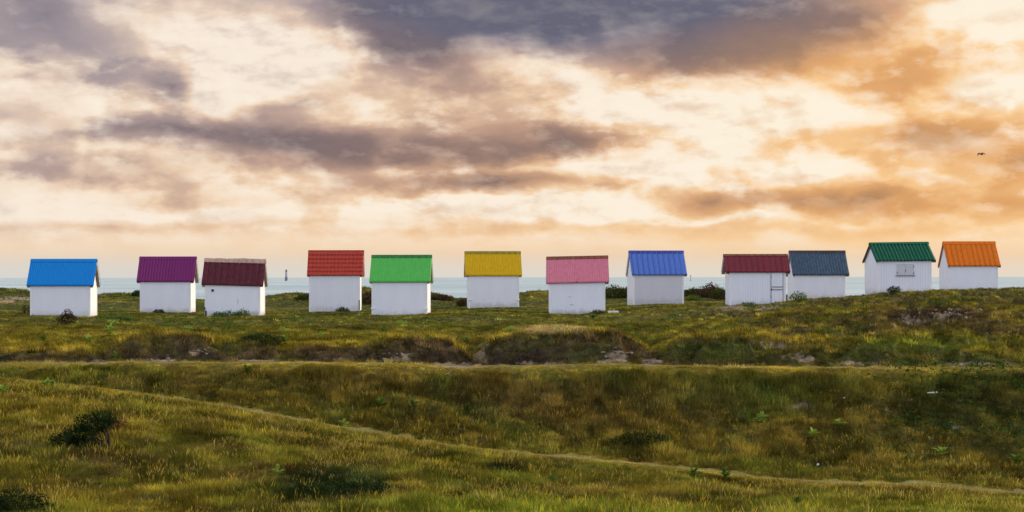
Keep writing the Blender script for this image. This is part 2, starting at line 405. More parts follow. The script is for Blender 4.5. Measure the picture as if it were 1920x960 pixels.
    mx(smooth(120, 124, Y)*smooth(1100, 1150, px)*0.7, 'deep')
    return c, px, py
def sand_mask(X, Y, px, py):
    n = fbm(X*2.2, Y*2.2, 4)*1.6
    m = np.zeros_like(X)
    for cx, cy, rx, ry, s in [(182,677,36,5,1.3),(300,675,60,5,1.3),(372,658,18,9,1.0),(480,676,60,5,.8),(620,674,50,6,1.1),(765,661,24,8,1.0),(750,674,40,6,1.1),(860,684,80,7,1.6),
                              (900,668,16,18,1.4),(905,645,14,14,.9),(1000,682,60,4,1.0),(1160,667,26,9,1.2),(1140,678,50,5,1.2),(1225,682,26,8,1.6),(1420,642,30,6,.9),
                              (1500,672,36,10,1.3),(1455,650,30,7,.9),(1610,683,60,5,1.2),(1830,686,110,5,1.2),(1770,588,90,14,.75),(1700,605,50,10,.7),(1505,765,50,14,.5),
                              (1705,753,14,5,1.2),(1680,770,26,4,.9),(1430,578,40,5,1.2),(1380,578,50,5,1.2),(20,560,60,7,1.2),(150,565,80,4,.5),(1805,802,30,5,.8)]:
        m = np.maximum(m, blob(px, py, cx, cy, rx, ry)*s)
    n2 = fbm(X*5.5, Y*4.5+3, 3)*1.6
    return smooth(0.40, 0.95, m*0.75 + (0.75*n+0.45*n2)*(m > 0.02))

# ------------------------------------------------------------------ terrain mesh
def build_ground():
    s = np.concatenate([-np.geomspace(6, 0.36, 40), np.linspace(-0.355, 0.355, 1050), np.geomspace(0.36, 6, 40)])
    Yr = np.concatenate([np.linspace(-80, 24, 40), np.linspace(25, 30, 14), np.linspace(30.1, 56.9, 300), np.linspace(57, 62, 110), np.linspace(62.1, 128, 360), np.linspace(128.5, 190, 50), np.geomspace(195, 700, 16)])
    S, YY = np.meshgrid(s, Yr)
    XX = S*np.maximum(YY, 25)
    shp = XX.shape; X = XX.ravel(); Y = YY.ravel()
    Z = height(X, Y)
    nr, nc = shp
    i = (np.arange(nr-1)[:, None]*nc + np.arange(nc-1)[None]).ravel()
    Fq = np.stack([i, i+1, i+nc+1, i+nc], 1)
    m, T = mat('turf_ground')
    o = mesh_np('ground', np.stack([X, Y, Z], 1), Fq, m, smooth_=True)
    Ys = np.maximum(Y, 10)
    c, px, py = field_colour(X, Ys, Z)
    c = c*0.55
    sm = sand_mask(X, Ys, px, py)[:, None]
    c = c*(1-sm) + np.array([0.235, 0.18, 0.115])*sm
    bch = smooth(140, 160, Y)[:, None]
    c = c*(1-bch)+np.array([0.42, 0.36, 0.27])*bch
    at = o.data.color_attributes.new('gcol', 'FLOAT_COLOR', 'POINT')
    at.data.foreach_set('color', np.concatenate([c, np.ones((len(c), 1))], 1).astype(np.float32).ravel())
    a = T.n('ShaderNodeAttribute', attribute_name='gcol')
    tc = T.n('ShaderNodeTexCoord')
    n1 = T.n('ShaderNodeTexNoise', ins={'Vector': tc.outputs['Object'], 'Scale': 5.0, 'Detail': 8.0, 'Roughness': 0.7})
    n2 = T.n('ShaderNodeTexNoise', ins={'Vector': tc.outputs['Object'], 'Scale': 22.0, 'Detail': 5.0, 'Roughness': 0.7})
    k = T.m('MULTIPLY', T.sstep(n1.outputs[0], 0.3, 0.7, 0.55, 1.5), T.sstep(n2.outputs[0], 0.3, 0.7, 0.6, 1.45))
    cc = T.mix(1.0, a.outputs['Color'], T.n('ShaderNodeCombineColor', ins={0: k, 1: k, 2: k}).outputs[0], 'MULTIPLY')
    bp = T.n('ShaderNodeBump', ins={'Strength': 0.8, 'Distance': 0.12, 'Height': n2.outputs[0]})
    b = T.n('ShaderNodeBsdfPrincipled', ins={'Base Color': cc, 'Roughness': 0.95, 'Normal': bp.outputs[0], 'Specular IOR Level': 0.1})
    T.n('ShaderNodeOutputMaterial', ins={0: b.outputs[0]})
    tag(o, 'hummocky green and brown coastal dune turf with eroded banks', 'ground', kind='structure')
build_ground()

def build_paths():
    m, T = mat('trodden_turf')
    tc = T.n('ShaderNodeTexCoord')
    n1 = T.n('ShaderNodeTexNoise', ins={'Vector': tc.outputs['Object'], 'Scale': 0.7, 'Detail': 10.0, 'Roughness': 0.75})
    n2 = T.n('ShaderNodeTexNoise', ins={'Vector': tc.outputs['Object'], 'Scale': 14.0, 'Detail': 5.0, 'Roughness': 0.7})
    c = T.ramp(n1.outputs[0], [(0.42, (0.135,0.130,0.028)), (0.58, (0.22,0.185,0.050)), (0.74, (0.38,0.29,0.14))])
    c = T.mix(T.sstep(n2.outputs[0], 0.35, 0.7), T.mix(0.5, c, (0.05,0.045,0.02,1)), c)
    bp = T.n('ShaderNodeBump', ins={'Strength': 0.6, 'Distance': 0.06, 'Height': n2.outputs[0]})
    b = T.n('ShaderNodeBsdfPrincipled', ins={'Base Color': c, 'Roughness': 0.95, 'Normal': bp.outputs[0], 'Specular IOR Level': 0.1})
    T.n('ShaderNodeOutputMaterial', ins={0: b.outputs[0]})
    def ribbon(name, pts, w, label, n=700):
        pts = np.array(pts, float)
        t = np.linspace(0, len(pts)-1, n)
        c = np.stack([np.interp(t, np.arange(len(pts)), pts[:, k]) for k in (0, 1)], 1)
        d = np.gradient(c, axis=0); d /= np.linalg.norm(d, axis=1)[:, None]
        nrm = np.stack([-d[:, 1], d[:, 0]], 1)
        wl = w*(1+0.75*fbm(c[:, 0]*1.3, c[:, 1]*1.1+4, 5, 0.65)*1.6); wr = w*(1+0.75*fbm(c[:, 0]*1.3+30, c[:, 1]*1.1, 5, 0.65)*1.6)
        K = 9; V = []
        for k in range(K):
            f = k/(K-1)
            q = c + nrm*(-(1-f)*wl + f*wr)[:, None]
            lift = 0.018*math.sin(math.pi*f)**0.5 - (0.02 if k in (0, K-1) else 0)
            V.append(np.concatenate([q, (height(q[:, 0], q[:, 1])+lift)[:, None]], 1))
        V = np.stack(V, 1).reshape(-1, 3)
        i = (np.arange(n-1)[:, None]*K+np.arange(K-1)[None]).ravel()
        Fq = np.stack([i, i+K, i+K+1, i+1], 1)
        o = mesh_np(name, V, Fq, m, smooth_=True)
        tag(o, label, 'path', kind='structure')
    P1 = []
    for p in np.arange(-350, 2260, 50):
        Yp = float(path_Y(p)); P1.append(((p-960)/F*Yp, Yp+0.2))
    ribbon('footpath', P1, 0.85, 'worn pale footpath crossing the hollow diagonally')
    P2 = [((p-960)/F*56.8, 56.75+0.1*math.sin(p*0.01)) for p in np.arange(-350, 2260, 50)]
    ribbon('bank_track', P2, 0.55, 'narrow level track along the foot of the eroded mounds')
build_paths()

# ------------------------------------------------------------------ sea
def build_sea():
    m, T = mat('sea_water')
    tc = T.n('ShaderNodeTexCoord')
    mp = T.n('ShaderNodeMapping', ins={'Vector': tc.outputs['Object'], 'Scale': (0.012, 0.045, 1)})
    n1 = T.n('ShaderNodeTexNoise', ins={'Vector': mp.outputs[0], 'Scale': 1.0, 'Detail': 7.0, 'Roughness': 0.62})
    mp2 = T.n('ShaderNodeMapping', ins={'Vector': tc.outputs['Object'], 'Scale': (0.0016, 0.0035, 1)})
    n3 = T.n('ShaderNodeTexNoise', ins={'Vector': mp2.outputs[0], 'Scale': 1.0, 'Detail': 3.0})
    mp3 = T.n('ShaderNodeMapping', ins={'Vector': tc.outputs['Object'], 'Scale': (0.25, 0.5, 1)})
    n2 = T.n('ShaderNodeTexNoise', ins={'Vector': mp3.outputs[0], 'Scale': 1.0, 'Detail': 5.0, 'Roughness': 0.6})
    c = T.mix(T.sstep(n1.outputs[0], 0.35, 0.65), (0.17,0.28,0.31,1), (0.30,0.41,0.42,1))
    c = T.mix(T.sstep(n3.outputs[0], 0.4, 0.65), c, (0.38,0.47,0.46,1))
    c = T.mix(T.sstep(n1.outputs[0], 0.66, 0.74), c, (0.75,0.78,0.76,1))
    bp = T.n('ShaderNodeBump', ins={'Strength': 1.0, 'Distance': 1.2, 'Height': n2.outputs[0]})
    b = T.n('ShaderNodeBsdfPrincipled', ins={'Base Color': c, 'Roughness': 0.45, 'Normal': bp.outputs[0], 'Specular IOR Level': 0.35})
    T.n('ShaderNodeOutputMaterial', ins={0: b.outputs[0]})
    r = 70000
    o = MB().add([(-r, -2000, -8), (r, -2000, -8), (r, r, -8), (-r, r, -8)], [(0, 1, 2, 3)]).build('sea', m)
    tag(o, 'pale grey-green sea reaching the horizon', 'sea', kind='structure')
build_sea()

# ------------------------------------------------------------------ hut materials
def paint(name, rgb, rough=0.55, streak=0.25, dirt=(0.05,0.035,0.025), dirtf=0.0, axis=0):
    m, T = mat(name)
    tc = T.n('ShaderNodeTexCoord')
    mp = T.n('ShaderNodeMapping', ins={'Vector': tc.outputs['Object'], 'Scale': (7, 7, 0.9)})
    n1 = T.n('ShaderNodeTexNoise', ins={'Vector': mp.outputs[0], 'Scale': 1.0, 'Detail': 6.0, 'Roughness': 0.6})
    n2 = T.n('ShaderNodeTexNoise', ins={'Vector': tc.outputs['Object'], 'Scale': 2.3, 'Detail': 5.0, 'Roughness': 0.6})
    c0 = (*[v*(1-streak) for v in rgb], 1); c1 = (*[min(1, v*(1+streak*0.7)) for v in rgb], 1)
    c = T.mix(T.sstep(n1.outputs[0], 0.32, 0.68), c0, c1)
    c = T.mix(T.m('MULTIPLY', T.sstep(n2.outputs[0], 0.55, 0.72), 0.12+dirtf*0.5), c, (*[v*0.6+d*0.4 for v, d in zip(rgb, dirt)], 1))
    if dirtf: c = T.mix(T.m('MULTIPLY', T.sstep(n1.outputs[0], 0.60, 0.70), dirtf), c, (*dirt, 1))
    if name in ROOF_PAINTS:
        a = T.n('ShaderNodeAttribute', attribute_name='relief')  # rib shadows and crest highlights painted into the roof colour
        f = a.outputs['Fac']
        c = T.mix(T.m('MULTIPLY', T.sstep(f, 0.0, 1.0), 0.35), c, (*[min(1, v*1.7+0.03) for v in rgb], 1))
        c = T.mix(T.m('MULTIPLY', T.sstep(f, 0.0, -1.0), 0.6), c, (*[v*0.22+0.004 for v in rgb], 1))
    b = T.n('ShaderNodeBsdfPrincipled', ins={'Base Color': c, 'Roughness': rough, 'Specular IOR Level': 0.12})
    T.n('ShaderNodeOutputMaterial', ins={0: b.outputs[0]})
    return m
ROOF_PAINTS = ('purple_sheet_paint', 'maroon_sheet_paint', 'red_tile_paint', 'royal_blue_paint', 'crimson_paint', 'slate_blue_paint', 'forest_green_paint', 'orange_paint', 'blue_sheet_paint', 'bright_green_paint', 'mustard_paint', 'pink_paint')
def whitewash(name, boards, tone, stain=0.25):
    m, T = mat(name)
    tc = T.n('ShaderNodeTexCoord')
    sp = T.n('ShaderNodeSeparateXYZ', ins={0: tc.outputs['Object']})
    mp = T.n('ShaderNodeMapping', ins={'Vector': tc.outputs['Object'], 'Scale': (3.5, 3.5, 0.6)})
    n1 = T.n('ShaderNodeTexNoise', ins={'Vector': mp.outputs[0], 'Scale': 1.0, 'Detail': 7.0, 'Roughness': 0.65})
    n2 = T.n('ShaderNodeTexNoise', ins={'Vector': tc.outputs['Object'], 'Scale': 5.0, 'Detail': 7.0, 'Roughness': 0.7})
    c = T.mix(T.sstep(n1.outputs[0], 0.30, 0.70), (tone*0.92, tone*0.93, tone*0.96, 1), (tone*0.965, tone*0.975, tone*1.0, 1))
    # splash dirt and damp near the ground
    zz = sp.outputs[2]
    low = T.m('MULTIPLY', T.sstep(T.m('ADD', zz, T.m('MULTIPLY', n2.outputs[0], -0.9)), -0.45, -0.05, 1.0, 0.0), stain*1.3)
    c = T.mix(low, c, (0.30, 0.28, 0.20, 1))
    c = T.mix(T.m('MULTIPLY', T.sstep(n2.outputs[0], 0.64, 0.78), stain), c, (0.42, 0.39, 0.36, 1))
    kw = {}
    if boards:
        def groove(ax):
            f = T.m('FRACT', T.m('MULTIPLY', ax, 1/boards))
            return T.m('MULTIPLY', T.sstep(f, 0.0, 0.10, 1.0, 0.0), 1.0)
        g = T.m('MAXIMUM', groove(sp.outputs[0]), groove(sp.outputs[1]))
        c = T.mix(T.m('MULTIPLY', g, 0.6), c, (0.30, 0.30, 0.31, 1))
        bp = T.n('ShaderNodeBump', ins={'Strength': 0.5, 'Distance': 0.01, 'Height': T.m('SUBTRACT', 1.0, g)})
        kw['Normal'] = bp.outputs[0]
    else:
        bp = T.n('ShaderNodeBump', ins={'Strength': 0.35, 'Distance': 0.03, 'Height': n2.outputs[0]})
        kw['Normal'] = bp.outputs[0]
    b = T.n('ShaderNodeBsdfPrincipled', ins={'Base Color': c, 'Roughness': 0.7, 'Specular IOR Level': 0.25, **kw})
    T.n('ShaderNodeOutputMaterial', ins={0: b.outputs[0]})
    return m
WHITE = paint('white_trim_paint', (0.78, 0.77, 0.75), 0.6, 0.06)
SOFFIT = paint('bare_soffit_wood', (0.26, 0.19, 0.13), 0.8, 0.25)
DARKM = paint('dark_iron', (0.02, 0.02, 0.025), 0.6, 0.2)
GAP = paint('dark_gap', (0.06, 0.055, 0.06), 0.9, 0.1)

# ------------------------------------------------------------------ huts
def roof_profile(kind, x, L):
    if kind == 'fine': return 0.014*np.sin(x*2*math.pi/0.105)
    if kind == 'wave': return 0.040*np.sin(x*2*math.pi/0.215)
    if kind == 'rib':
        f = (x/0.185) % 1.0; return 0.038*np.clip(1-np.abs(f-0.5)/0.20, 0, 1)
    if kind == 'seam':
        f = (x/0.345) % 1.0; return 0.042*np.clip(1.6-np.abs(f-0.5)/0.055, 0, 1)
    if kind == 'groove':
        f = (x/0.37) % 1.0; return 0.012*np.sin(f*2*math.pi) - 0.05*np.clip(1.6-np.abs(f-0.5)/0.05, 0, 1)
    return 0*x
def roof_slab(kind, L, half, rise, ov, side, sag=0.0, skew=0.0, wear=0.0):
    """one pitch: from eave (t=0) to ridge (t=1); side -1 front, +1 back; returns verts/faces"""
    nx = int(L/0.0175) if kind in ('fine',) else int(L/0.026); nt = 60 if kind == 'tile' else 14
    xs = np.linspace(-L/2, L/2, nx); ts = np.linspace(0, 1, nt)
    run = half+ov; sl = rise/half; ez = -ov*sl
    nvec = np.array([0, side*rise, half]); nvec = nvec/np.linalg.norm(nvec)
    X, Tt = np.meshgrid(xs, ts)
    Yc = side*run*(1-Tt); Zc = ez + (rise-ez)*Tt
    pr = roof_profile(kind, X+5, L)
    if kind == 'tile':
        row = Tt*6; fr = row % 1.0
        pr = 0.016*np.sin((X)*2*math.pi/0.235) + 0.060*(1-fr)
    if wear: pr = pr + wear*0.02*fbm(X*2.1, Tt*3, 3)
    Zs = sag*np.cos(X/L*math.pi) + skew*X/L
    pr = pr + 0.012
    top = np.stack([X+0*pr, Yc+nvec[1]*pr, Zc+nvec[2]*pr+Zs], -1).reshape(-1, 3)
    bot = np.stack([X, Yc-nvec[1]*0.012, Zc-nvec[2]*0.012+Zs], -1).reshape(-1, 3) if kind in ('tile','groove') else np.stack([X, Yc+nvec[1]*(pr-0.03), Zc+nvec[2]*(pr-0.03)+Zs], -1).reshape(-1, 3)
    fx = X+5  # mask for painted shade beside ribs and in grooves, highlight on crests
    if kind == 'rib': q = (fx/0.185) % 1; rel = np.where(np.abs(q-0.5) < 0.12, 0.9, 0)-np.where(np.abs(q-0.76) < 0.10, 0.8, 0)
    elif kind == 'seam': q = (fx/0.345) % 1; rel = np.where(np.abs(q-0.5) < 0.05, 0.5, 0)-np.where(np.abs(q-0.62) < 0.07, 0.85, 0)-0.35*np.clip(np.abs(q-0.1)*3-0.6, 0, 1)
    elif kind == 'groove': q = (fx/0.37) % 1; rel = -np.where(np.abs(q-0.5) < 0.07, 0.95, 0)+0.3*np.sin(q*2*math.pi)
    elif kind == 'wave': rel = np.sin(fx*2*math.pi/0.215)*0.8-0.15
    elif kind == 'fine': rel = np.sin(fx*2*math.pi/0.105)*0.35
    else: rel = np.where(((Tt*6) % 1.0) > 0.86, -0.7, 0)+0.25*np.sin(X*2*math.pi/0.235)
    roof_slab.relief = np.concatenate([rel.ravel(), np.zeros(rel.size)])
    V = np.concatenate([top, bot]); N = nx*nt
    i = (np.arange(nt-1)[:, None]*nx+np.arange(nx-1)[None]).ravel()
    f1 = np.stack([i, i+1, i+nx+1, i+nx], 1); f2 = f1[:, ::-1]+N
    def edge(a): a = np.asarray(a); return np.stack([a[:-1], a[:-1]+N, a[1:]+N, a[1:]], 1)
    e = np.concatenate([edge(np.arange(nx)), edge(np.arange(nx)+(nt-1)*nx), edge(np.arange(nt)*nx), edge(np.arange(nt)*nx+nx-1)])
    return V, np.concatenate([f1, f2, e])

def make_hut(name, label, x0, x1, ybase, yeave, yridge, back, w, roofmat, kind, trim=None, boards=0.115, tone=0.80,
             side_ov=(0.2, 0.2), ov=0.10, depth=2.15, skew=0.0, sag=0.0, lean=0.0, stain=0.25, cap='flat', wear=0.0, soffit=None, pz=None):
    """x0,x1 front wall edges; back: screen x of the back corner of the visible side (None = unseen)"""
    D = w*F/(x1-x0)
    X0 = (x0-960)/F*D; X1 = (x1-960)/F*D
    cx = (x0+x1)/2
    zb = -(ybase-hor(cx))/F*D; ze = -(yeave-hor(cx))/F*D
    half = depth/2
    # yaw from the visible side
    side, xb = back
    cc = (x1 if side > 0 else x0)-960
    sn = ((xb-960-cc)*D/F + depth*(xb-960)/F)/depth
    # back corner at (Xc+depth*sn', D+depth) must project to xb
    sn = ((xb-960)/F*(D+depth) - cc/F*D)/depth
    yaw = -math.asin(max(-0.5, min(0.5, sn)))
    # keep the front wall's width on screen
    wl = w/max(0.9, math.cos(yaw))
    Xc = (X0+X1)/2; Yf = D + 0.0
    # hut origin = centre of plan
    ox = Xc - half*math.sin(yaw); oy = Yf + half*math.cos(yaw)
    zr = (hor(cx)-yridge)/F*oy
    ze_ = -(yeave-hor(cx))/F*(D-ov)
    zh = (ze_ + ov/half*zr)/(1+ov/half)      # wall-head height so that the eave's tip lands at ze_
    h = zh-zb; rise = zr-zh
    root = empty(name, (ox, oy, zb), yaw)
    root.rotation_euler = (0, R(lean), yaw)
    tag(root, label, 'hut', 'white beach huts with coloured roofs along the dune')
    wm = whitewash(name+'_wall_paint', boards, tone, stain)
    # wall shell: box with gables, slight batter
    b = MB()
    hw = wl/2; s = 0.5
    # slope line: the roof underside passes just above the wall top
    vs = [(-hw, -half, -s), (hw, -half, -s), (hw, half, -s), (-hw, half, -s), (-hw, -half, h-0.11), (hw, -half, h-0.11), (hw, half, h-0.11), (-hw, half, h-0.11), (-hw, 0, h+rise-0.14), (hw, 0, h+rise-0.14)]
    b.add(vs, [(0,1,5,4), (1,2,6,9,5), (2,3,7,6), (3,0,4,8,7), (4,5,9,8), (6,7,8,9), (0,3,2,1)])
    b.build('wall', wm, root)
    # corner boards and plinth
    for sx in (-1, 1):
        for sy in (-1, 1):
            cb = MB().box(min(sx*(hw+0.012), sx*(hw-0.09)), max(sx*(hw+0.012), sx*(hw-0.09)), min(sy*(half+0.012), sy*(half-0.07)), max(sy*(half+0.012), sy*(half-0.07)), -s, h-0.14)
            cb.build('corner_board', WHITE, root)
    L = wl+side_ov[0]+side_ov[1]; xo = (side_ov[1]-side_ov[0])/2
    for sd_ in (-1, 1):
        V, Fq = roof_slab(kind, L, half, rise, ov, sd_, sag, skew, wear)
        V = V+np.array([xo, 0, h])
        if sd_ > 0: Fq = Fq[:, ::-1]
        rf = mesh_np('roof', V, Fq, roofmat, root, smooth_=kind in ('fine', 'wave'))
        rf.data.attributes.new('relief', 'FLOAT', 'POINT').data.foreach_set('value', roof_slab.relief.astype(np.float32))  # relief: mask for painted rib shade and crest highlights
        if sd_ < 0:
            front_roof = rf
            me = rf.data
        # rafters' closing board under the pitch, seen at the gable ends
    # ridge cap
    rc = MB()
    sl = rise/half; wcap = 0.13 if cap == 'flat' else 0.17
    n = 14
    for sd_ in (-1, 1):
        vs = []; fs = []
        for k in range(n+1):
            x = -L/2-0.01 + (L+0.02)*k/n; zz = sag*math.cos(x/L*math.pi)+skew*x/L
            j = 0.0
            if cap == 'broken': j = 0.012*math.sin(k*2.3)+0.008*math.sin(k*5.1)+0.03*(k > 6)
            nz = 0.058
            for (t, o_) in ((0, nz), (1, nz), (1, nz-0.02), (0, nz-0.02)):
                vs.append((xo+x, sd_*wcap*t*1.0, h+rise-wcap*sl*t+o_+j*(1-t)+zz))
        for k in range(n):
            a = k*4
            for q in range(4): fs.append((a+q, a+(q+1) % 4, a+4+(q+1) % 4, a+4+q))
        fs += [(0, 1, 2, 3), (n*4, n*4+3, n*4+2, n*4+1)]
        rc.add(vs, fs)
    rc.build('ridge_cap', trim or roofmat, front_roof)
    # bargeboards on the gables and a soffit plank row under each pitch's overhang
    for sx in (-1, 1):
        for sd_ in (-1, 1):
            bb = MB(); xe = xo+sx*(L/2-0.012)
            y0, z0 = sd_*(half+ov-0.01), h-(ov-0.01)*sl
            z1 = h+rise-0.012
            zs = skew*sx*0.5
            t = 0.022; dn = 0.13
            vs = []
            for xx in (xe-sx*0.004, xe-sx*(0.004+t)):
                vs += [(xx, y0, z0-0.02+zs), (xx, 0, z1-0.02+zs), (xx, 0, z1-dn-0.02+zs), (xx, y0, z0-dn-0.01+zs)]
            bb.add(vs, [(0,1,2,3), (7,6,5,4), (0,4,5,1), (1,5,6,2), (2,6,7,3), (3,7,4,0)])
            bb.build('bargeboard', soffit or WHITE, root)
        so_ = MB()
        for sd_ in (-1, 1):
            xa = sx*(hw+0.004); xb_ = xo+sx*(L/2-0.04)
            vs = []
            for off_ in (-0.115, -0.135):
                vs += [(xa, sd_*(half+ov-0.03), h-(ov-0.03)*sl+off_), (xb_, sd_*(half+ov-0.03), h-(ov-0.03)*sl+off_), (xb_, sd_*0.02, h+rise-0.02*sl+off_), (xa, sd_*0.02, h+rise-0.02*sl+off_)]
            so_.add(vs, [(0,1,2,3), (7,6,5,4), (0,4,5,1), (1,5,6,2), (2,6,7,3), (3,7,4,0)])
        so_.build('soffit', SOFFIT, root)
    return dict(root=root, hw=hw, half=half, h=h, rise=rise, D=D, px=lambda x, y: (((x-960)/F*D-Xc), -(y-hor(cx))/F*D-zb), wm=wm)

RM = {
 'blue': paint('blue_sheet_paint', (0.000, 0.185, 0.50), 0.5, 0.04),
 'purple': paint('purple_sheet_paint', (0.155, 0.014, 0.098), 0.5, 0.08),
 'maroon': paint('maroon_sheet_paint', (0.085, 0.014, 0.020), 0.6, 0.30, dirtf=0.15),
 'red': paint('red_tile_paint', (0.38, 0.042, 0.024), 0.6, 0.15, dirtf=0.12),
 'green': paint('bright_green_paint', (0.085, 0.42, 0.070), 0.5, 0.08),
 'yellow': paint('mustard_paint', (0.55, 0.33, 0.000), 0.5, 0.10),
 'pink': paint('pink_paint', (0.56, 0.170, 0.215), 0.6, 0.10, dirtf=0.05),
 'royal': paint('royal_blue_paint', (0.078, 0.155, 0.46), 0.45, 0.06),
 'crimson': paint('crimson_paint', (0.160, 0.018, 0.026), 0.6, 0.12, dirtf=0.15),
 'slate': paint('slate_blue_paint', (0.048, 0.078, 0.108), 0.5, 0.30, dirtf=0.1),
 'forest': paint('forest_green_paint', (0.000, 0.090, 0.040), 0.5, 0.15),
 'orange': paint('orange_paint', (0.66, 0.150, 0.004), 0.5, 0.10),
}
TR = {
 'rust': paint('rusty_trim', (0.20, 0.07, 0.035), 0.8, 0.4, dirtf=0.3),
 'pale': paint('pale_ridge_sheet', (0.42, 0.27, 0.20), 0.7, 0.3, dirtf=0.2),
 'brownblack': paint('dark_brown_trim', (0.06, 0.045, 0.045), 0.8, 0.3),
 'olive': paint('olive_trim', (0.25, 0.19, 0.02), 0.6, 0.3),
 'dgreen': paint('dull_green_trim', (0.035, 0.16, 0.035), 0.6, 0.3),
 'darkblue': paint('dark_blue_trim', (0.05, 0.06, 0.25), 0.6, 0.2),
}
H = {}
H['blue'] = make_hut('beach_hut', 'white boarded beach hut with bright sky blue roof behind a small dark shrub', 57.8, 168.2, 591, 534, 485.2, (1, 181), 3.25, RM['blue'], 'fine', boards=0.10, side_ov=(.19,.20), ov=0.10)
H['purple'] = make_hut('beach_hut', 'white plain walled beach hut with ribbed purple roof', 263, 357, 585, 527, 481, (1, 366), 3.25, RM['purple'], 'rib', boards=None, side_ov=(.22,.24), stain=.4)
H['maroon'] = make_hut('beach_hut', 'white worn beach hut with dark maroon roof, broken ridge and tiny square vent', 384.4, 487.5, 591.5, 534, 485.8, (1, 496.5), 3.25, RM['maroon'], 'groove', trim=TR['pale'], boards=None, side_ov=(.2,.2), skew=-0.10, cap='broken', stain=.55, wear=1)
H['red'] = make_hut('beach_hut', 'white boarded beach hut with red tiled roof', 580, 674.4, 581, 516, 470, (1, 677.5), 3.25, RM['red'], 'tile', boards=0.13, side_ov=(.14,.22), ov=0.1)
H['green'] = make_hut('beach_hut', 'white beach hut with bright grass green roof', 696.9, 801, 591, 528.5, 479, (1, 807), 3.25, RM['green'], 'fine', trim=TR['dgreen'], boards=None, side_ov=(.14,.19))
H['yellow'] = make_hut('beach_hut', 'white beach hut with mustard yellow roof', 879, 973, 575.6, 517, 472.4, (-1, 876), 3.25, RM['yellow'], 'fine', trim=TR['olive'], boards=None, side_ov=(.22,.20), stain=.35)
H['pink'] = make_hut('beach_hut', 'white flaring walled beach hut with faded pink roof', 1030.5, 1134.5, 590, 530.5, 482, (-1, 1029), 3.25, RM['pink'], 'fine', trim=TR['rust'], boards=None, side_ov=(.17,.24), skew=0.07, stain=.5)
H['royal'] = make_hut('beach_hut', 'white boarded beach hut with ribbed royal blue roof', 1186.8, 1282.3, 568.6, 516.4, 472, (-1, 1176), 3.25, RM['royal'], 'seam', trim=TR['darkblue'], boards=0.12, side_ov=(.10,.22))
H['crimson'] = make_hut('beach_hut', 'white beach hut with crimson roof and a two-part white door', 1368.1, 1473, 573, 511.5, 479, (-1, 1360.5), 3.25, RM['crimson'], 'seam', trim=TR['rust'], boards=0.14, side_ov=(.25,.27), ov=0.12)
H['slate'] = make_hut('beach_hut', 'white beach hut with worn slate blue roof', 1489.6, 1584.7, 561, 517.3, 472.5, (-1, 1477), 3.25, RM['slate'], 'rib', trim=TR['brownblack'], boards=None, side_ov=(.15,.27), wear=1)
H['forest'] = make_hut('beach_hut', 'white boarded beach hut with wavy dark green roof and closed window shutters', 1644.3, 1748, 551, 490.5, 457.3, (-1, 1620), 3.25, RM['forest'], 'wave', boards=0.16, side_ov=(.13,.26), ov=0.13, soffit=TR['brownblack'], wear=1, skew=0.05)
H['orange'] = make_hut('beach_hut', 'white beach hut with ribbed bright orange roof', 1779, 1871.3, 548, 501, 456, (-1, 1761), 3.25, RM['orange'], 'seam', boards=None, side_ov=(.10,.19), soffit=RM['orange'])

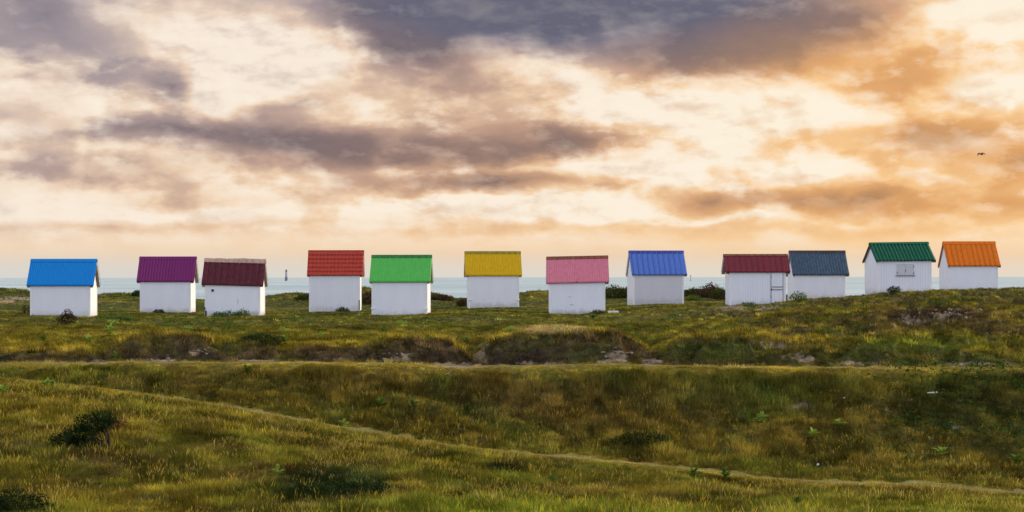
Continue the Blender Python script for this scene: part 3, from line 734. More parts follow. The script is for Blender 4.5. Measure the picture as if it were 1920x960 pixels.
def details():
    # vent in the maroon hut
    h = H['maroon']; x, z = h['px'](398.8, 543.4); y = -h['half']
    f = MB().box(x-0.075, x+0.075, y-0.02, y+0.02, z-0.07, z+0.07).build('vent', DARKM, h['root'])
    MB().box(x-0.10, x-0.08, y-0.03, y+0.01, z-0.09, z+0.09).box(x+0.08, x+0.10, y-0.03, y+0.01, z-0.09, z+0.09).box(x-0.08, x+0.08, y-0.03, y+0.01, z+0.07, z+0.09).box(x-0.08, x+0.08, y-0.03, y+0.01, z-0.09, z-0.07).build('vent_frame', WHITE, f)
    for (px, y0, y1) in ((446, 560, 569), (446.3, 582, 590)):
        x, z0 = h['px'](px, y1); _, z1 = h['px'](px, y0); MB().box(x-0.008, x+0.008, y-0.006, y+0.02, z0, z1).build('wall_crack', GAP, h['root'])
    x, z = h['px'](386, 586); MB().box(x-0.05, x+0.05, y-0.02, y+0.02, z-0.22, z+0.16).box(x-0.09, x-0.02, y-0.025, y+0.02, z+0.2, z+0.36).build('broken_board', GAP, h['root'])
    # door of the crimson hut
    h = H['crimson']; y = -h['half']; xl, zt = h['px'](1446, 513.5); xr, zb = h['px'](1467.5, 568.5)
    d = MB().box(xl, xr, y-0.03, y+0.01, zb, zt).build('door', h['wm'], h['root'])
    fr = MB()
    fr.box(xl-0.022, xl, y-0.036, y+0.01, zb-0.03, zt).box(xr, xr+0.022, y-0.036, y+0.01, zb-0.03, zt)
    fr.box(xl, xr, y-0.036, y+0.01, zb-0.022, zb)
    fr.build('door_gap', GAP, d)
    for py in (539, 544.2):
        _, z = h['px'](1450, py); MB().box(xl+0.02, xr-0.02, y-0.055, y-0.028, z-0.018, z+0.018).build('bar', TR['brownblack'] if py < 540 else GAP, d)
    _, z = h['px'](1450, 543.5); MB().box(xl-0.02, xl+0.03, y-0.07, y-0.028, z-0.05, z+0.05).build('latch', DARKM, d)
    for py in (521, 557):
        _, z = h['px'](1450, py); MB().box(xl-0.03, xl+0.012, y-0.045, y-0.028, z-0.035, z+0.035).build('hinge', DARKM, d)
    # shuttered window of the forest-green hut
    h = H['forest']; y = -h['half']; xl, zt = h['px'](1680, 496.5); xr, zb = h['px'](1714.5, 517); xm = (xl+xr)/2
    fr = MB().box(xl-0.03, xr+0.03, y-0.03, y+0.01, zb-0.03, zb).box(xl-0.03, xl, y-0.03, y+0.01, zb, zt).box(xr, xr+0.03, y-0.03, y+0.01, zb, zt).box(xl-0.03, xr+0.03, y-0.03, y+0.01, zt, zt+0.03)
    win = fr.build('window', WHITE, h['root'])
    for a, b in ((xl+0.008, xm-0.008), (xm+0.008, xr-0.008)):
        s_ = MB().box(a, b, y-0.04, y-0.004, zb+0.008, zt-0.008).build('shutter', h['wm'], win)
    MB().box(xl+0.001, xr-0.001, y-0.012, y+0.005, zb+0.001, zt-0.001).build('shadow_gap', GAP, win)
    MB().box(xl-0.04, xr+0.06, y-0.07, y-0.002, zb-0.06, zb-0.033).build('sill', TR['brownblack'], win)
    for (a, z) in ((xl+0.02, zb+0.12), (xr-0.05, zt-0.16), (xr-0.05, zb+0.1), (xm-0.01, zb+0.25)):
        MB().box(a, a+0.03, y-0.06, y-0.038, z-0.05, z+0.05).build('hinge', DARKM, win)
    # down strip on the red hut, brackets on yellow and green ones
    h = H['red']; y = -h['half']; x, z1 = h['px'](673.3, 562); _, z0 = h['px'](673, 581)
    MB().box(x-0.03, x+0.03, y-0.04, y+0.01, z0, z1).build('corner_strip', DARKM, h['root'])
    for k, lst in (('yellow', ((880.5, 562), (971.5, 562))), ('green', ((698.5, 578), (799.5, 579)))):
        h = H[k]; y = -h['half']
        for px, py in lst:
            x, z = h['px'](px, py); MB().box(x-0.11, x+0.11, y-0.06, y-0.0, z-0.03, z+0.03).build('bracket', WHITE, h['root'])
    # rusty chips at the pink roof's eave
    h = H['pink']; y = -h['half']-0.10
    for px, py, r in ((1080.5, 529, .045), (1084, 523.5, .02)):
        x, z = h['px'](px, py); sl = h['rise']/h['half']
        yy = -h['half'] + (z-h['h'])/sl - 0.035
        MB().box(x-r, x+r, yy-0.012, yy+0.03, z-r*0.8, z+r*0.8).build('rust_patch', TR['rust'], h['root'])
    for px, py in ((1070, 571.6), (1074, 572.2), (1068, 557)):
        x, z = h['px'](px, py); MB().box(x-0.05, x+0.05, -h['half']-0.006, -h['half']+0.01, z-0.012, z+0.012).build('wall_chip', GAP, h['root'])
details()

# ------------------------------------------------------------------ lighthouse, sea mark, gull
def lighthouse():
    D = 3900.0; x = (536.8-960)/F*D; k = D/F
    root = tag(empty('lighthouse', (x, D, -8)), 'distant grey lighthouse tower standing in the sea', 'lighthouse')
    st = paint('grey_masonry', (0.16, 0.17, 0.18), 0.9, 0.2); up = paint('pale_masonry', (0.33, 0.34, 0.36), 0.9, 0.1); dk = paint('lantern_iron', (0.10, 0.11, 0.12), 0.7, 0.2)
    MB().tube([(0,0,-3),(0,0,1),(0,0,8.8),(0,0,9.2)], [3.5,3.3,2.9,2.9], 20).build('base', st, root)
    MB().tube([(0,0,9.2),(0,0,9.6),(0,0,21.5)], [2.6,2.55,2.2], 20).build('tower', up, root)
    MB().tube([(0,0,21.5),(0,0,22.2),(0,0,22.25)], [2.8,2.8,2.3], 20).build('gallery', dk, root)
    MB().tube([(0,0,22.2),(0,0,25.0),(0,0,25.3),(0,0,26.5)], [1.8,1.8,2.1,0.3], 16).build('lantern', dk, root)
    rk = MB()
    for i in range(9):
        a = random.uniform(-6, 14); r = random.uniform(0.6, 1.4)
        rk.tube([(a, random.uniform(-3, 3), -1), (a+0.5, 0, 0.2), (a+0.7, 0.2, r*0.6)], [r*1.8, r*1.4, r*0.4], 7)
    o = rk.build('reef_rocks', paint('foam_washed_rock', (0.55,0.58,0.58), 0.9, 0.3))
    o.location = (x+9, D-8, -8); tag(o, 'pale foam-washed reef beside the distant lighthouse', 'reef')
    D = 3000.0
    r2 = tag(empty('sea_beacon', ((1295-960)/F*D, D, -8)), 'tiny thin beacon pole standing far out in the sea', 'beacon')
    MB().tube([(0,0,-2),(0,0,9)], [0.5,0.3], 8).build('pole', dk, r2)
    MB().tube([(0,0,9),(0,0,11)], [0.9,0.9], 8).build('topmark', dk, r2)
lighthouse()
def gull():
    D = 190.0; x = (1840-960)/F*D; z = (520.7-291)/F*D; k = D/F
    m = paint('gull_feathers', (0.045, 0.035, 0.035), 0.8, 0.2)
    me = bpy.data.meshes.new('gull'); bm = bmesh.new()
    # spine: body with head and tail, wings raised at the wrist
    def sec(cx, cy, cz, ax, n, r1, r2):
        out = []
        for i in range(n):
            a = 2*math.pi*i/n
            if ax == 'y': out.append(bm.verts.new((cx+math.cos(a)*r1, cy, cz+math.sin(a)*r2)))
            else: out.append(bm.verts.new((cx, cy+math.cos(a)*r1, cz+math.sin(a)*r2)))
        return out
    body = [(-0.28,0.002,0.045,0.008),(-0.18,0.0,0.045,0.028),(-0.06,-0.01,0.065,0.055),(0.06,-0.01,0.062,0.052),(0.15,0.0,0.035,0.035),(0.20,0.012,0.036,0.036),(0.245,0.008,0.014,0.012),(0.29,0.0,0.004,0.004)]
    prev = None
    for (yy, zz, a, b) in body:
        r = sec(0, yy, zz, 'y', 10, a, b)
        if prev:
            for i in range(10): bm.faces.new((prev[i], prev[(i+1) % 10], r[(i+1) % 10], r[i]))
        else: bm.faces.new(r)
        prev = r
    bm.faces.new(prev[::-1])
    for s in (-1, 1):
        wing = [(0.03,0.0,0.02,0.11,0.04),(0.14,0.01,0.055,0.12,0.035),(0.25,0.02,0.065,0.11,0.03),(0.36,-0.01,0.02,0.09,0.024),(0.47,-0.06,-0.05,0.03,0.012)]
        if s < 0: wing = [(a, b, c*(0.9 if i < 3 else 1.0)-(0.03 if i > 3 else 0), d, e) for i, (a, b, c, d, e) in enumerate(wing)]
        prev = None
        for (xx, yy, zz, a, b) in wing:
            r = sec(s*xx, yy, zz, 'x', 8, a, b)
            if prev:
                for i in range(8): bm.faces.new((prev[i], prev[(i+1) % 8], r[(i+1) % 8], r[i]))
            else: bm.faces.new(r)
            prev = r
        bm.faces.new(prev[::-1])
    bmesh.ops.recalc_face_normals(bm, faces=bm.faces[:]); bm.to_mesh(me); bm.free()
    me.materials.append(m)
    me.polygons.foreach_set('use_smooth', np.ones(len(me.polygons), bool))
    o = bpy.data.objects.new('gull', me); col.objects.link(o)
    o.location = (x, D, z); o.scale = (1.2, 1.3, 1.6); o.rotation_euler = (R(16), R(-4), R(25))
    tag(o, 'dark gull gliding with spread wings in the orange sky', 'bird')
gull()

# ------------------------------------------------------------------ vegetation materials
def leafmat(name, attr=None, rgb=(0.06,0.09,0.02), trans=0.35, var=0.5):
    m, T = mat(name)
    if attr:
        a = T.n('ShaderNodeAttribute', attribute_name=attr, attribute_type='INSTANCER')
        c = a.outputs['Color']
    else:
        tc = T.n('ShaderNodeTexCoord')
        n = T.n('ShaderNodeTexNoise', ins={'Vector': tc.outputs['Object'], 'Scale': 6.0, 'Detail': 4.0})
        c = T.mix(T.sstep(n.outputs[0], 0.35, 0.65), (*[v*(1-var) for v in rgb], 1), (*[v*(1+var) for v in rgb], 1))
    d = T.n('ShaderNodeBsdfDiffuse', ins={'Color': c, 'Roughness': 0.6})
    t = T.n('ShaderNodeBsdfTranslucent', ins={'Color': T.mix(1.0, c, (1.25, 1.1, 0.55, 1), 'MULTIPLY')})
    mx = T.n('ShaderNodeMixShader', ins={0: trans, 1: d.outputs[0], 2: t.outputs[0]})
    T.n('ShaderNodeOutputMaterial', ins={0: mx.outputs[0]})
    return m
GRASS = leafmat('grass_blades', 'tint', trans=0.33)

def tuft_mesh(name, nb, h, spread, width, lean, seg=3, seed=0, head=False, flat=0.0):
    r = np.random.default_rng(seed); V = []; Fs = []
    for b in range(nb):
        a = r.uniform(0, 2*math.pi); rad = spread*math.sqrt(r.uniform(0, 1))*0.6
        bx, by = rad*math.cos(a), rad*math.sin(a)
        hh = h*r.uniform(0.55, 1.0); ln = lean*hh*r.uniform(0.3, 1.3)
        da = a + r.normal(0, 0.7)
        dx, dy = math.cos(da)*ln - 0.15*hh*flat, math.sin(da)*ln
        wa = r.uniform(0, math.pi); wx, wy = math.cos(wa)*width/2, math.sin(wa)*width/2
        base = len(V)
        for k in range(seg+1):
            t = k/seg; w = (1-t*0.9)
            if head and k == seg: w = 0.3
            if head and k == seg-1: w = 2.0
            cx, cy, cz = bx+dx*t*t, by+dy*t*t, hh*(t-0.18*t*t*min(1, ln/hh*2))
            V += [(cx-wx*w, cy-wy*w, cz-0.02), (cx+wx*w, cy+wy*w, cz-0.02)]
        for k in range(seg):
            i = base+2*k; Fs.append((i, i+1, i+3, i+2))
    return mesh_np(name, np.array(V), np.array(Fs), GRASS, link=False)

def scatter(name, pts, rot, scl, tint, variant, variants, label):
    me = bpy.data.meshes.new(name); me.vertices.add(len(pts)); me.vertices.foreach_set('co', pts.astype(np.float32).ravel())
    def add(nm, ty, arr, fld):
        a = me.attributes.new(nm, ty, 'POINT'); a.data.foreach_set(fld, arr.astype(np.int32 if ty == 'INT' else np.float32).ravel())
    add('rot', 'FLOAT_VECTOR', rot, 'vector'); add('scl', 'FLOAT_VECTOR', scl, 'vector')
    add('tint', 'FLOAT_COLOR', np.concatenate([tint, np.ones((len(tint), 1))], 1), 'color'); add('vari', 'INT', variant, 'value')
    me.update()
    o = bpy.data.objects.new(name, me); col.objects.link(o)
    g = bpy.data.node_groups.new(name+'_nodes', 'GeometryNodeTree')
    g.interface.new_socket('Geometry', in_out='INPUT', socket_type='NodeSocketGeometry')
    g.interface.new_socket('Geometry', in_out='OUTPUT', socket_type='NodeSocketGeometry')
    N = g.nodes; Lk = g.links
    gi = N.new('NodeGroupInput'); go = N.new('NodeGroupOutput')
    j = N.new('GeometryNodeJoinGeometry')
    for v in reversed(variants):                    # join lists last link first
        oi = N.new('GeometryNodeObjectInfo'); oi.inputs['Object'].default_value = v; oi.inputs['As Instance'].default_value = True
        Lk.new(oi.outputs['Geometry'], j.inputs[0])
    ip = N.new('GeometryNodeInstanceOnPoints')
    Lk.new(gi.outputs[0], ip.inputs['Points']); Lk.new(j.outputs[0], ip.inputs['Instance'])
    ip.inputs['Pick Instance'].default_value = True
    def attr(nm, ty):
        a = N.new('GeometryNodeInputNamedAttribute'); a.data_type = ty; a.inputs['Name'].default_value = nm
        return next(s for s in a.outputs if s.enabled and s.name == 'Attribute')
    Lk.new(attr('vari', 'INT'), ip.inputs['Instance Index'])
    e2r = N.new('FunctionNodeEulerToRotation'); Lk.new(attr('rot', 'FLOAT_VECTOR'), e2r.inputs[0])
    Lk.new(e2r.outputs[0], ip.inputs['Rotation']); Lk.new(attr('scl', 'FLOAT_VECTOR'), ip.inputs['Scale'])
    Lk.new(ip.outputs[0], go.inputs[0])
    md = o.modifiers.new('scatter', 'NODES'); md.node_group = g
    tag(o, label, 'grass', kind='stuff')
    return o

def in_hut(X, Y, pad=0.0):
    m = np.zeros(len(X), bool)
    for h in H.values():
        r = h['root']; c, s = math.cos(r.rotation_euler.z), math.sin(r.rotation_euler.z)
        dx, dy = X-r.location.x, Y-r.location.y
        lx, ly = dx*c+dy*s, -dx*s+dy*c
        m |= (np.abs(lx) < h['hw']+pad) & (np.abs(ly) < h['half']+pad)
    return m
def sample(n, Y0, Y1, smax=0.345):
    # uniform per area inside the fan
    Y = np.sqrt(rng.uniform(Y0**2, Y1**2, n)); X = rng.uniform(-smax, smax, n)*Y
    return X, Y
def grow(name, n, Y0, Y1, variants, smin, smax_, label, dens=None, hs=None, cj=0.22, bright=1.0, colmap=None, smax=0.345):
    bright = bright*(0.88 if Y0 < 57 else 0.92)
    X, Y = sample(n, Y0, Y1, smax)
    Z = height(X, Y)
    c, px, py = field_colour(X, Y, Z, cj)
    keep = ~in_hut(X, Y, 0.05)
    sm = sand_mask(X, Y, px, py)
    p = 1-0.9*sm
    p *= 1-(0.30+0.6*smooth(300, 700, px)*smooth(1100, 800, px)+0.4*blob(px, py, 1440, 905, 110, 30)+0.4*blob(px, py, 1900, 925, 110, 30))*np.exp(-((Y-path_Y(px)-0.2)/0.75)**4)*smooth(-0.6, -0.2, fbm(X*0.8, Y*0.8, 3)+0.15)
    p *= 1-0.7*np.exp(-((Y-57.0)/0.6)**4)
    if dens is not None: p *= dens(X, Y, px, py)
    keep &= rng.uniform(0, 1, len(X)) < p
    X, Y, Z, c, px, py = X[keep], Y[keep], Z[keep], c[keep], px[keep], py[keep]
    k = len(X)
    s = rng.uniform(smin, smax_, k)*(1+0.35*fbm(X*0.7+8, Y*0.7, 3)*1.6)
    if hs is not None: s = s*hs(X, Y, px, py)
    # grass along trodden lines stays short
    dpp = Y-path_Y(px)-0.2; wd = 3.0+3.0*smooth(900, 1500, px)
    short = 1-0.8*np.exp(-((Y-56.0)/1.2)**4)-0.8*smooth(-wd, -wd*0.4, dpp)*smooth(1.6, 0.6, dpp)
    s = s*np.clip(short, 0.16, 1)
    rot = np.stack([rng.normal(0, 0.12, k), rng.normal(-0.06, 0.12, k), rng.uniform(0, 2*math.pi, k)], 1)
    scl = np.stack([s**0.6, s**0.6, s], 1)
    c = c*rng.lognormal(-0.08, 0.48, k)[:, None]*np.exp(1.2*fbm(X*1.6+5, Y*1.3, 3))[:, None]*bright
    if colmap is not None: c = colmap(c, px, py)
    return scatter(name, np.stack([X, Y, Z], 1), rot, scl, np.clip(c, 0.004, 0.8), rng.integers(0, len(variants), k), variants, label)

near_v = [tuft_mesh('grass_tuft', 26, 0.20, 0.26, 0.009, 0.45, 2, i) for i in range(6)]
mid_v = [tuft_mesh('grass_tuft', 16, 0.20, 0.26, 0.020, 0.6, 2, 20+i) for i in range(5)]
far_v = [tuft_mesh('grass_tuft', 13, 0.14, 0.34, 0.034, 0.7, 2, 40+i) for i in range(5)]
stalk_v = [tuft_mesh('dry_stalks', 6, 0.29, 0.34, 0.007, 0.30, 4, 60+i, head=True, flat=0.5) for i in range(5)]
def slope_h(X, Y, px, py):
    sl_ = smooth(0.5, 2.0, Y-path_Y(px))*smooth(57, 55.5, Y)*smooth(900, 1200, px)
    top = smooth(52.5, 54.5, Y)*smooth(56.5, 55.9, Y)*smooth(400, 700, px)
    return 1+0.5*top+0.35*sl_*smooth(1700, 1500, px)
grow('grass', 92000, 29.5, 57.2, near_v, 0.55, 1.25, 'long yellowish green grass covering the hollow and near knoll', hs=slope_h)
grow('upland_grass', 46000, 57.2, 80, mid_v, 0.45, 1.15, 'tussocky olive grass over the mounds and right-hand hill',
     hs=lambda X, Y, px, py: 1+0.5*smooth(58.8, 59.6, Y)*smooth(62, 60, Y),
     dens=lambda X, Y, px, py: 1-0.45*smooth(57.3, 57.8, Y)*smooth(59.2, 58.8, Y)*smooth(1500, 1250, px))
grow('short_turf', 50000, 80, 131, far_v, 0.35, 1.0, 'short turf around the huts and on the dune crest',
     hs=lambda X, Y, px, py: 1+0.8*smooth(124, 126, Y)*smooth(0.0, 0.4, fbm(X*0.5, X*0, 3)+0.1)-0.3*smooth(100, 104, Y)*smooth(120, 116, Y))
def straw(c, px, py):
    k = rng.uniform(0, 1, len(c))[:, None]
    a = np.array([0.46, 0.36, 0.045]); b = np.array([0.52, 0.42, 0.15]); r = np.array([0.20, 0.095, 0.04])
    q = np.where(k < 0.55, a, np.where(k < 0.8, b, r))
    return q*0.75+c*0.5
def stalk_d(X, Y, px, py):
    return np.clip(0.25+0.75*smooth(-0.2, 0.5, fbm(X*0.4-7, Y*0.4, 3)*1.6) - 0.5*smooth(1500, 1900, px)*smooth(48, 51, Y), 0, 1)
grow('seed_stalks', 19000, 29.5, 57, stalk_v, 0.5, 1.05, 'dry golden seed stalks rising above the near grass', dens=stalk_d, colmap=straw)

# ------------------------------------------------------------------ shrubs and leafy plants
def leaf_cloud(blobs, n, leaf, seed, upright=0.0, gap=0.25):
    r = np.random.default_rng(seed); V = []; Fs = []
    tot = sum(b[3]*b[4]*b[5] for b in blobs)
    for (cx, cy, cz, rx, ry, rz) in blobs:
        k = max(20, int(n*rx*ry*rz/tot))
        d = r.normal(size=(k, 3)); d /= np.linalg.norm(d, axis=1)[:, None]
        rad = r.uniform(0.35, 1.08, k)**0.6
        lump = 1+gap*fbm(d[:, 0]*2.3+cx*3+9, d[:, 1]*2.3+d[:, 2]*2.1, 3)*1.7
        p = np.array([cx, cy, cz]) + d*np.array([rx, ry, rz])*(rad*lump)[:, None]
        a = r.normal(size=(k, 3)) + d*0.6 + np.array([0, 0, upright]); a /= np.linalg.norm(a, axis=1)[:, None]
        b = np.cross(a, r.normal(size=(k, 3))); b /= np.linalg.norm(b, axis=1)[:, None]
        L = leaf*r.uniform(0.6, 1.3, k)[:, None]
        base = len(V)*0
        q = np.stack([p, p+a*L*0.5+b*L*0.28, p+a*L, p+a*L*0.5-b*L*0.28], 1)
        V.append(q.reshape(-1, 3))
    V = np.concatenate(V); Fs = np.arange(len(V)).reshape(-1, 4)
    return V, Fs
DARKLEAF = leafmat('dark_evergreen_leaves', None, (0.024, 0.042, 0.013), 0.2, 0.6)
BUSHLEAF = leafmat('dune_bush_leaves', None, (0.050, 0.058, 0.018), 0.25, 0.5)
BROWNLEAF = leafmat('heather_brown_leaves', None, (0.065, 0.042, 0.026), 0.2, 0.5)
GREENLEAF = leafmat('fresh_green_leaves', None, (0.095,0.160,0.030), 0.3, 0.3)
PALELEAF = leafmat('pale_green_leaves', None, (0.24, 0.36, 0.075), 0.35, 0.25)
BLUELEAF = leafmat('bluish_green_leaves', None, (0.085, 0.17, 0.055), 0.3, 0.3)
TWIG = paint('grey_brown_bark', (0.07, 0.045, 0.035), 0.9, 0.3)
def shrub(px, py, blobs, n, leaf, m, label, name='shrub', seed=1, twigs=None, upright=0.0, cat='shrub', group=None, Y0=31.0):
    X, Y, Z = hit(px, py, Y0=Y0)
    for h in H.values():          # weeds at a hut's foot stand just in front of its wall
        hx = (h['root'].location.x); fy = h['root'].location.y-h['half']-0.25
        if name == 'weed_clump' and abs(X/Y-hx/h['D']) < (h['hw']+0.4)/h['D'] and Y > fy-4 and Y < fy+4 and Y > 80:
            X *= fy/Y; Y = fy-0.15*random.random(); Z = float(height(np.array([X]), np.array([Y]))[0])
    root = tag(empty(name, (X, Y, Z)), label, cat, group)
    V, Fs = leaf_cloud(blobs, n, leaf, seed, upright)
    mesh_np('foliage', V, Fs, m, root)
    tw = MB()
    r = random.Random(seed)
    for (cx, cy, cz, rx, ry, rz) in blobs:
        for k in range(4):
            e = (cx+r.uniform(-.6,.6)*rx, cy+r.uniform(-.6,.6)*ry, cz+r.uniform(0,.7)*rz)
            s0 = (twigs or (cx*0.5, cy*0.5, -0.1))
            tw.tube([s0, ((s0[0]+e[0])/2+0.05, (s0[1]+e[1])/2, (s0[2]+e[2])/2+0.03), e], [0.020, 0.014, 0.005], 5)
    tw.build('branches', TWIG, root)
    return root
# wind-bent shrub on the near knoll: crown up and to the right, skirt trailing left
shrub(196, 846, [(-0.25,0,0.62,0.36,0.32,0.22), (-0.02,0.05,0.70,0.26,0.25,0.16), (-0.55,0,0.36,0.34,0.30,0.22), (-0.85,-0.05,0.22,0.36,0.30,0.18), (-0.45,0,0.12,0.4,0.3,0.15)], 5200, 0.055, DARKLEAF, 'dark wind-bent evergreen shrub alone on the near grassy knoll', seed=5, twigs=(0.12, 0, -0.1))
shrub(200, 812, [(0.0,0,0.16,0.42,0.2,0.16)], 900, 0.05, leafmat('rusty_dead_heads', None, (0.11,0.050,0.028), 0.3, 0.4), 'rust-brown dead weed clump just behind the dark wind-bent shrub', 'weed_clump', seed=6, cat='weed', upright=1.5)
shrub(25, 968, [(0,0,0.22,0.55,0.35,0.24), (-0.4,0,0.2,0.4,0.3,0.2), (0.55,0,0.1,0.4,0.3,0.12)], 4200, 0.05, DARKLEAF, 'dark low bush in the bottom left-hand corner of the view', seed=7, Y0=29)
shrub(618, 930, [(0,0,0.08,0.9,0.5,0.16), (0.6,0.2,0.1,0.6,0.4,0.15), (-0.8,0,0.04,0.5,0.3,0.1)], 3600, 0.06, DARKLEAF, 'dark green low spreading bush in the near grass', seed=8, Y0=29, upright=1.2)
shrub(1205, 838, [(0,0,0.12,0.85,0.4,0.26), (-0.5,0.1,0.08,0.6,0.3,0.18), (0.5,0,0.1,0.5,0.35,0.2)], 4200, 0.06, DARKLEAF, 'dark green low bush in the hollow just above the diagonal footpath', seed=9)
shrub(490, 645, [(0,0,0.1,0.75,0.5,0.24), (-0.3,0,0.1,0.4,0.4,0.2)], 2600, 0.07, leafmat('moss_green_leaves', None, (0.028,0.045,0.012), 0.2, 0.4), 'rounded mossy green shrub on the mound top below the maroon hut', seed=10, Y0=58)
shrub(125, 606, [(0,0,0.22,0.42,0.3,0.24), (0.05,0,0.48,0.22,0.2,0.2)], 1300, 0.07, BROWNLEAF, 'small dark purplish shrub in front of the sky blue roofed hut', seed=11, Y0=60, upright=0.8)
shrub(49, 586, [(-0.12,0,0.22,0.12,0.1,0.26), (0.16,0,0.2,0.1,0.1,0.24)], 360, 0.06, BROWNLEAF, 'pair of thin dark stems beside the corner of the sky blue roofed hut', seed=12, Y0=60, upright=2)
k = 0
for px, py, w_, h_, m_, lab in [
    (1150,560,1.0,.95,BUSHLEAF,'dark marram-topped bush just right of the pink roofed hut'),
    (1178,560,0.8,.85,BUSHLEAF,'dark bush against the left-hand wall of the royal blue roofed hut'),
    (1300,557,0.9,.60,BUSHLEAF,'low dark bush against the right-hand wall of the royal blue roofed hut'),
    (1331,560,1.05,1.05,BROWNLEAF,'tall rounded brown bush between the royal blue and crimson roofed huts'),
    (1353,562,0.9,.75,BUSHLEAF,'dark bush against the left-hand wall of the crimson roofed hut'),
    (690,568,1.3,.85,BROWNLEAF,'brown bush in the gap between the red and green roofed huts'),
    (825,563,1.0,.40,BROWNLEAF,'low brown bush right of the bright green roofed hut'),
    (572,562,0.8,.40,BUSHLEAF,'dark green bush touching the left-hand side of the red roofed hut'),
    (258,554,0.45,.45,DARKLEAF,'small dark bush behind the left-hand edge of the purple roofed hut'),
    (870,574,0.55,.50,BROWNLEAF,'small brown bush at the left-hand foot of the yellow roofed hut')]:
    k += 1
    bl = [(0,0,h_*0.35,w_*0.75,0.7,h_*0.55), (-w_*0.5,0,h_*0.25,w_*0.5,0.5,h_*0.4), (w_*0.45,0.1,h_*0.28,w_*0.5,0.5,h_*0.42), (0.1*w_,0,h_*0.62,w_*0.35,0.4,h_*0.32)]
    shrub(px, py, bl, int(1500*w_), 0.11, m_, lab, 'dune_bush', seed=30+k, upright=1.0, group='bushes behind the huts', Y0=112 if py < 570 else 104)
for px, py, w_, h_, m_, lab, Y0 in [
    (430,592,0.85,.24,BLUELEAF,'leafy blue-green weed patch at the foot of the maroon roofed hut wall',60),
    (455,591,0.55,.28,GREENLEAF,'bright leafy weed clump near the right-hand corner of the maroon roofed hut',60),
    (408,593,0.4,.20,BLUELEAF,'small leafy weed clump near the left-hand corner of the maroon roofed hut',60),
    (200,596,0.7,.16,GREENLEAF,'green leafy weed patch beside the right-hand corner of the sky blue roofed hut',60),
    (232,597,0.6,.16,GREENLEAF,'green leafy weed patch between the sky blue and purple roofed huts',60),
    (298,584.5,0.4,.16,BUSHLEAF,'dark weed tuft at the foot of the purple roofed hut wall',60),
    (642,581,0.5,.18,BUSHLEAF,'dark weed tuft at the foot of the red roofed hut wall',60),
    (1120,590,0.5,.16,BUSHLEAF,'dark weed tuft at the foot of the pink roofed hut wall',60),
    (1400,573.5,0.6,.16,BLUELEAF,'weed clump at the foot of the crimson roofed hut wall',60),
    (1497,563,0.55,.26,GREENLEAF,'leafy weed clump at the left-hand foot of the slate blue roofed hut',60),
    (1340,556,0.7,.25,GREENLEAF,'bright green weed patch below the brown bush between two huts',60),
    (1676,549,0.4,.18,BUSHLEAF,'dark weed tuft at the foot of the dark green roofed hut',60),
    (1300,563,0.6,.22,GREENLEAF,'bright green weed patch right of the royal blue roofed hut',60),
    (1628,552,0.6,.22,BROWNLEAF,'dark brown weed tuft at the left-hand corner of the dark green roofed hut',60)]:
    k += 1
    h_ *= 1.35
    shrub(px, py, [(0,0,h_*0.4,w_*0.7,0.35,h_*0.7), (w_*0.45,0,h_*0.3,w_*0.4,0.3,h_*0.5), (-w_*0.45,0,h_*0.3,w_*0.4,0.3,h_*0.45)], int(700*w_)+150, 0.085, m_, lab, 'weed_clump', seed=60+k, cat='weed', group='weeds around the huts', Y0=Y0)

for i in range(26):
    rr = random.Random(900+i)
    px = [rr.uniform(120, 560), rr.uniform(560, 860), rr.uniform(940, 1200)][0 if i < 13 else (1 if i < 20 else 2)]; py = rr.uniform(600, 650) if px > 560 else rr.uniform(597, 634)
    w_ = rr.uniform(0.14, 0.30)
    shrub(px, py, [(0,0,0.07,w_,w_*0.8,0.11), (w_*0.6,0.05,0.05,w_*0.6,w_*0.6,0.08)], 170, 0.075, GREENLEAF if i % 3 else PALELEAF, 'small green weed clump on the open turf between the huts and the bank', 'turf_weed', seed=300+i, cat='weed', group='weeds dotted over the open turf', Y0=60)
def leafy_plant(px, py, size, m, label, seed, Y0=31.0):
    X, Y, Z = hit(px, py, Y0=Y0)
    r = np.random.default_rng(seed); V = []; Fs = []
    n = 26
    for i in range(n):
        a = r.uniform(0, 2*math.pi); el = r.uniform(0.15, 1.35); L = size*r.uniform(0.55, 1.0); wd = L*0.30
        hgt = size*r.uniform(0.35, 1.2)
        d = np.array([math.cos(a)*math.cos(el), math.sin(a)*math.cos(el), math.sin(el)*0.8]); s = np.array([-math.sin(a), math.cos(a), 0])
        p0 = np.array([0, 0, hgt*0.6])
        b = len(V)
        mid = p0+d*L*0.5
        end = p0+d*L-np.array([0, 0, 0.18*L])
        V += [p0, mid+s*wd*0.5, end, mid-s*wd*0.5]; Fs.append((b, b+1, b+2, b+3))
    root = tag(empty('leafy_plant', (X, Y, Z), 0), label, 'plant', 'bright leafy plants in the dune grass')
    mesh_np('leaves', np.array(V), np.array(Fs), m, root)
    MB().tube([(0,0,-0.05), (0.01,0,size*0.55)], [0.012, 0.006], 5).build('stem', GREENLEAF, root)
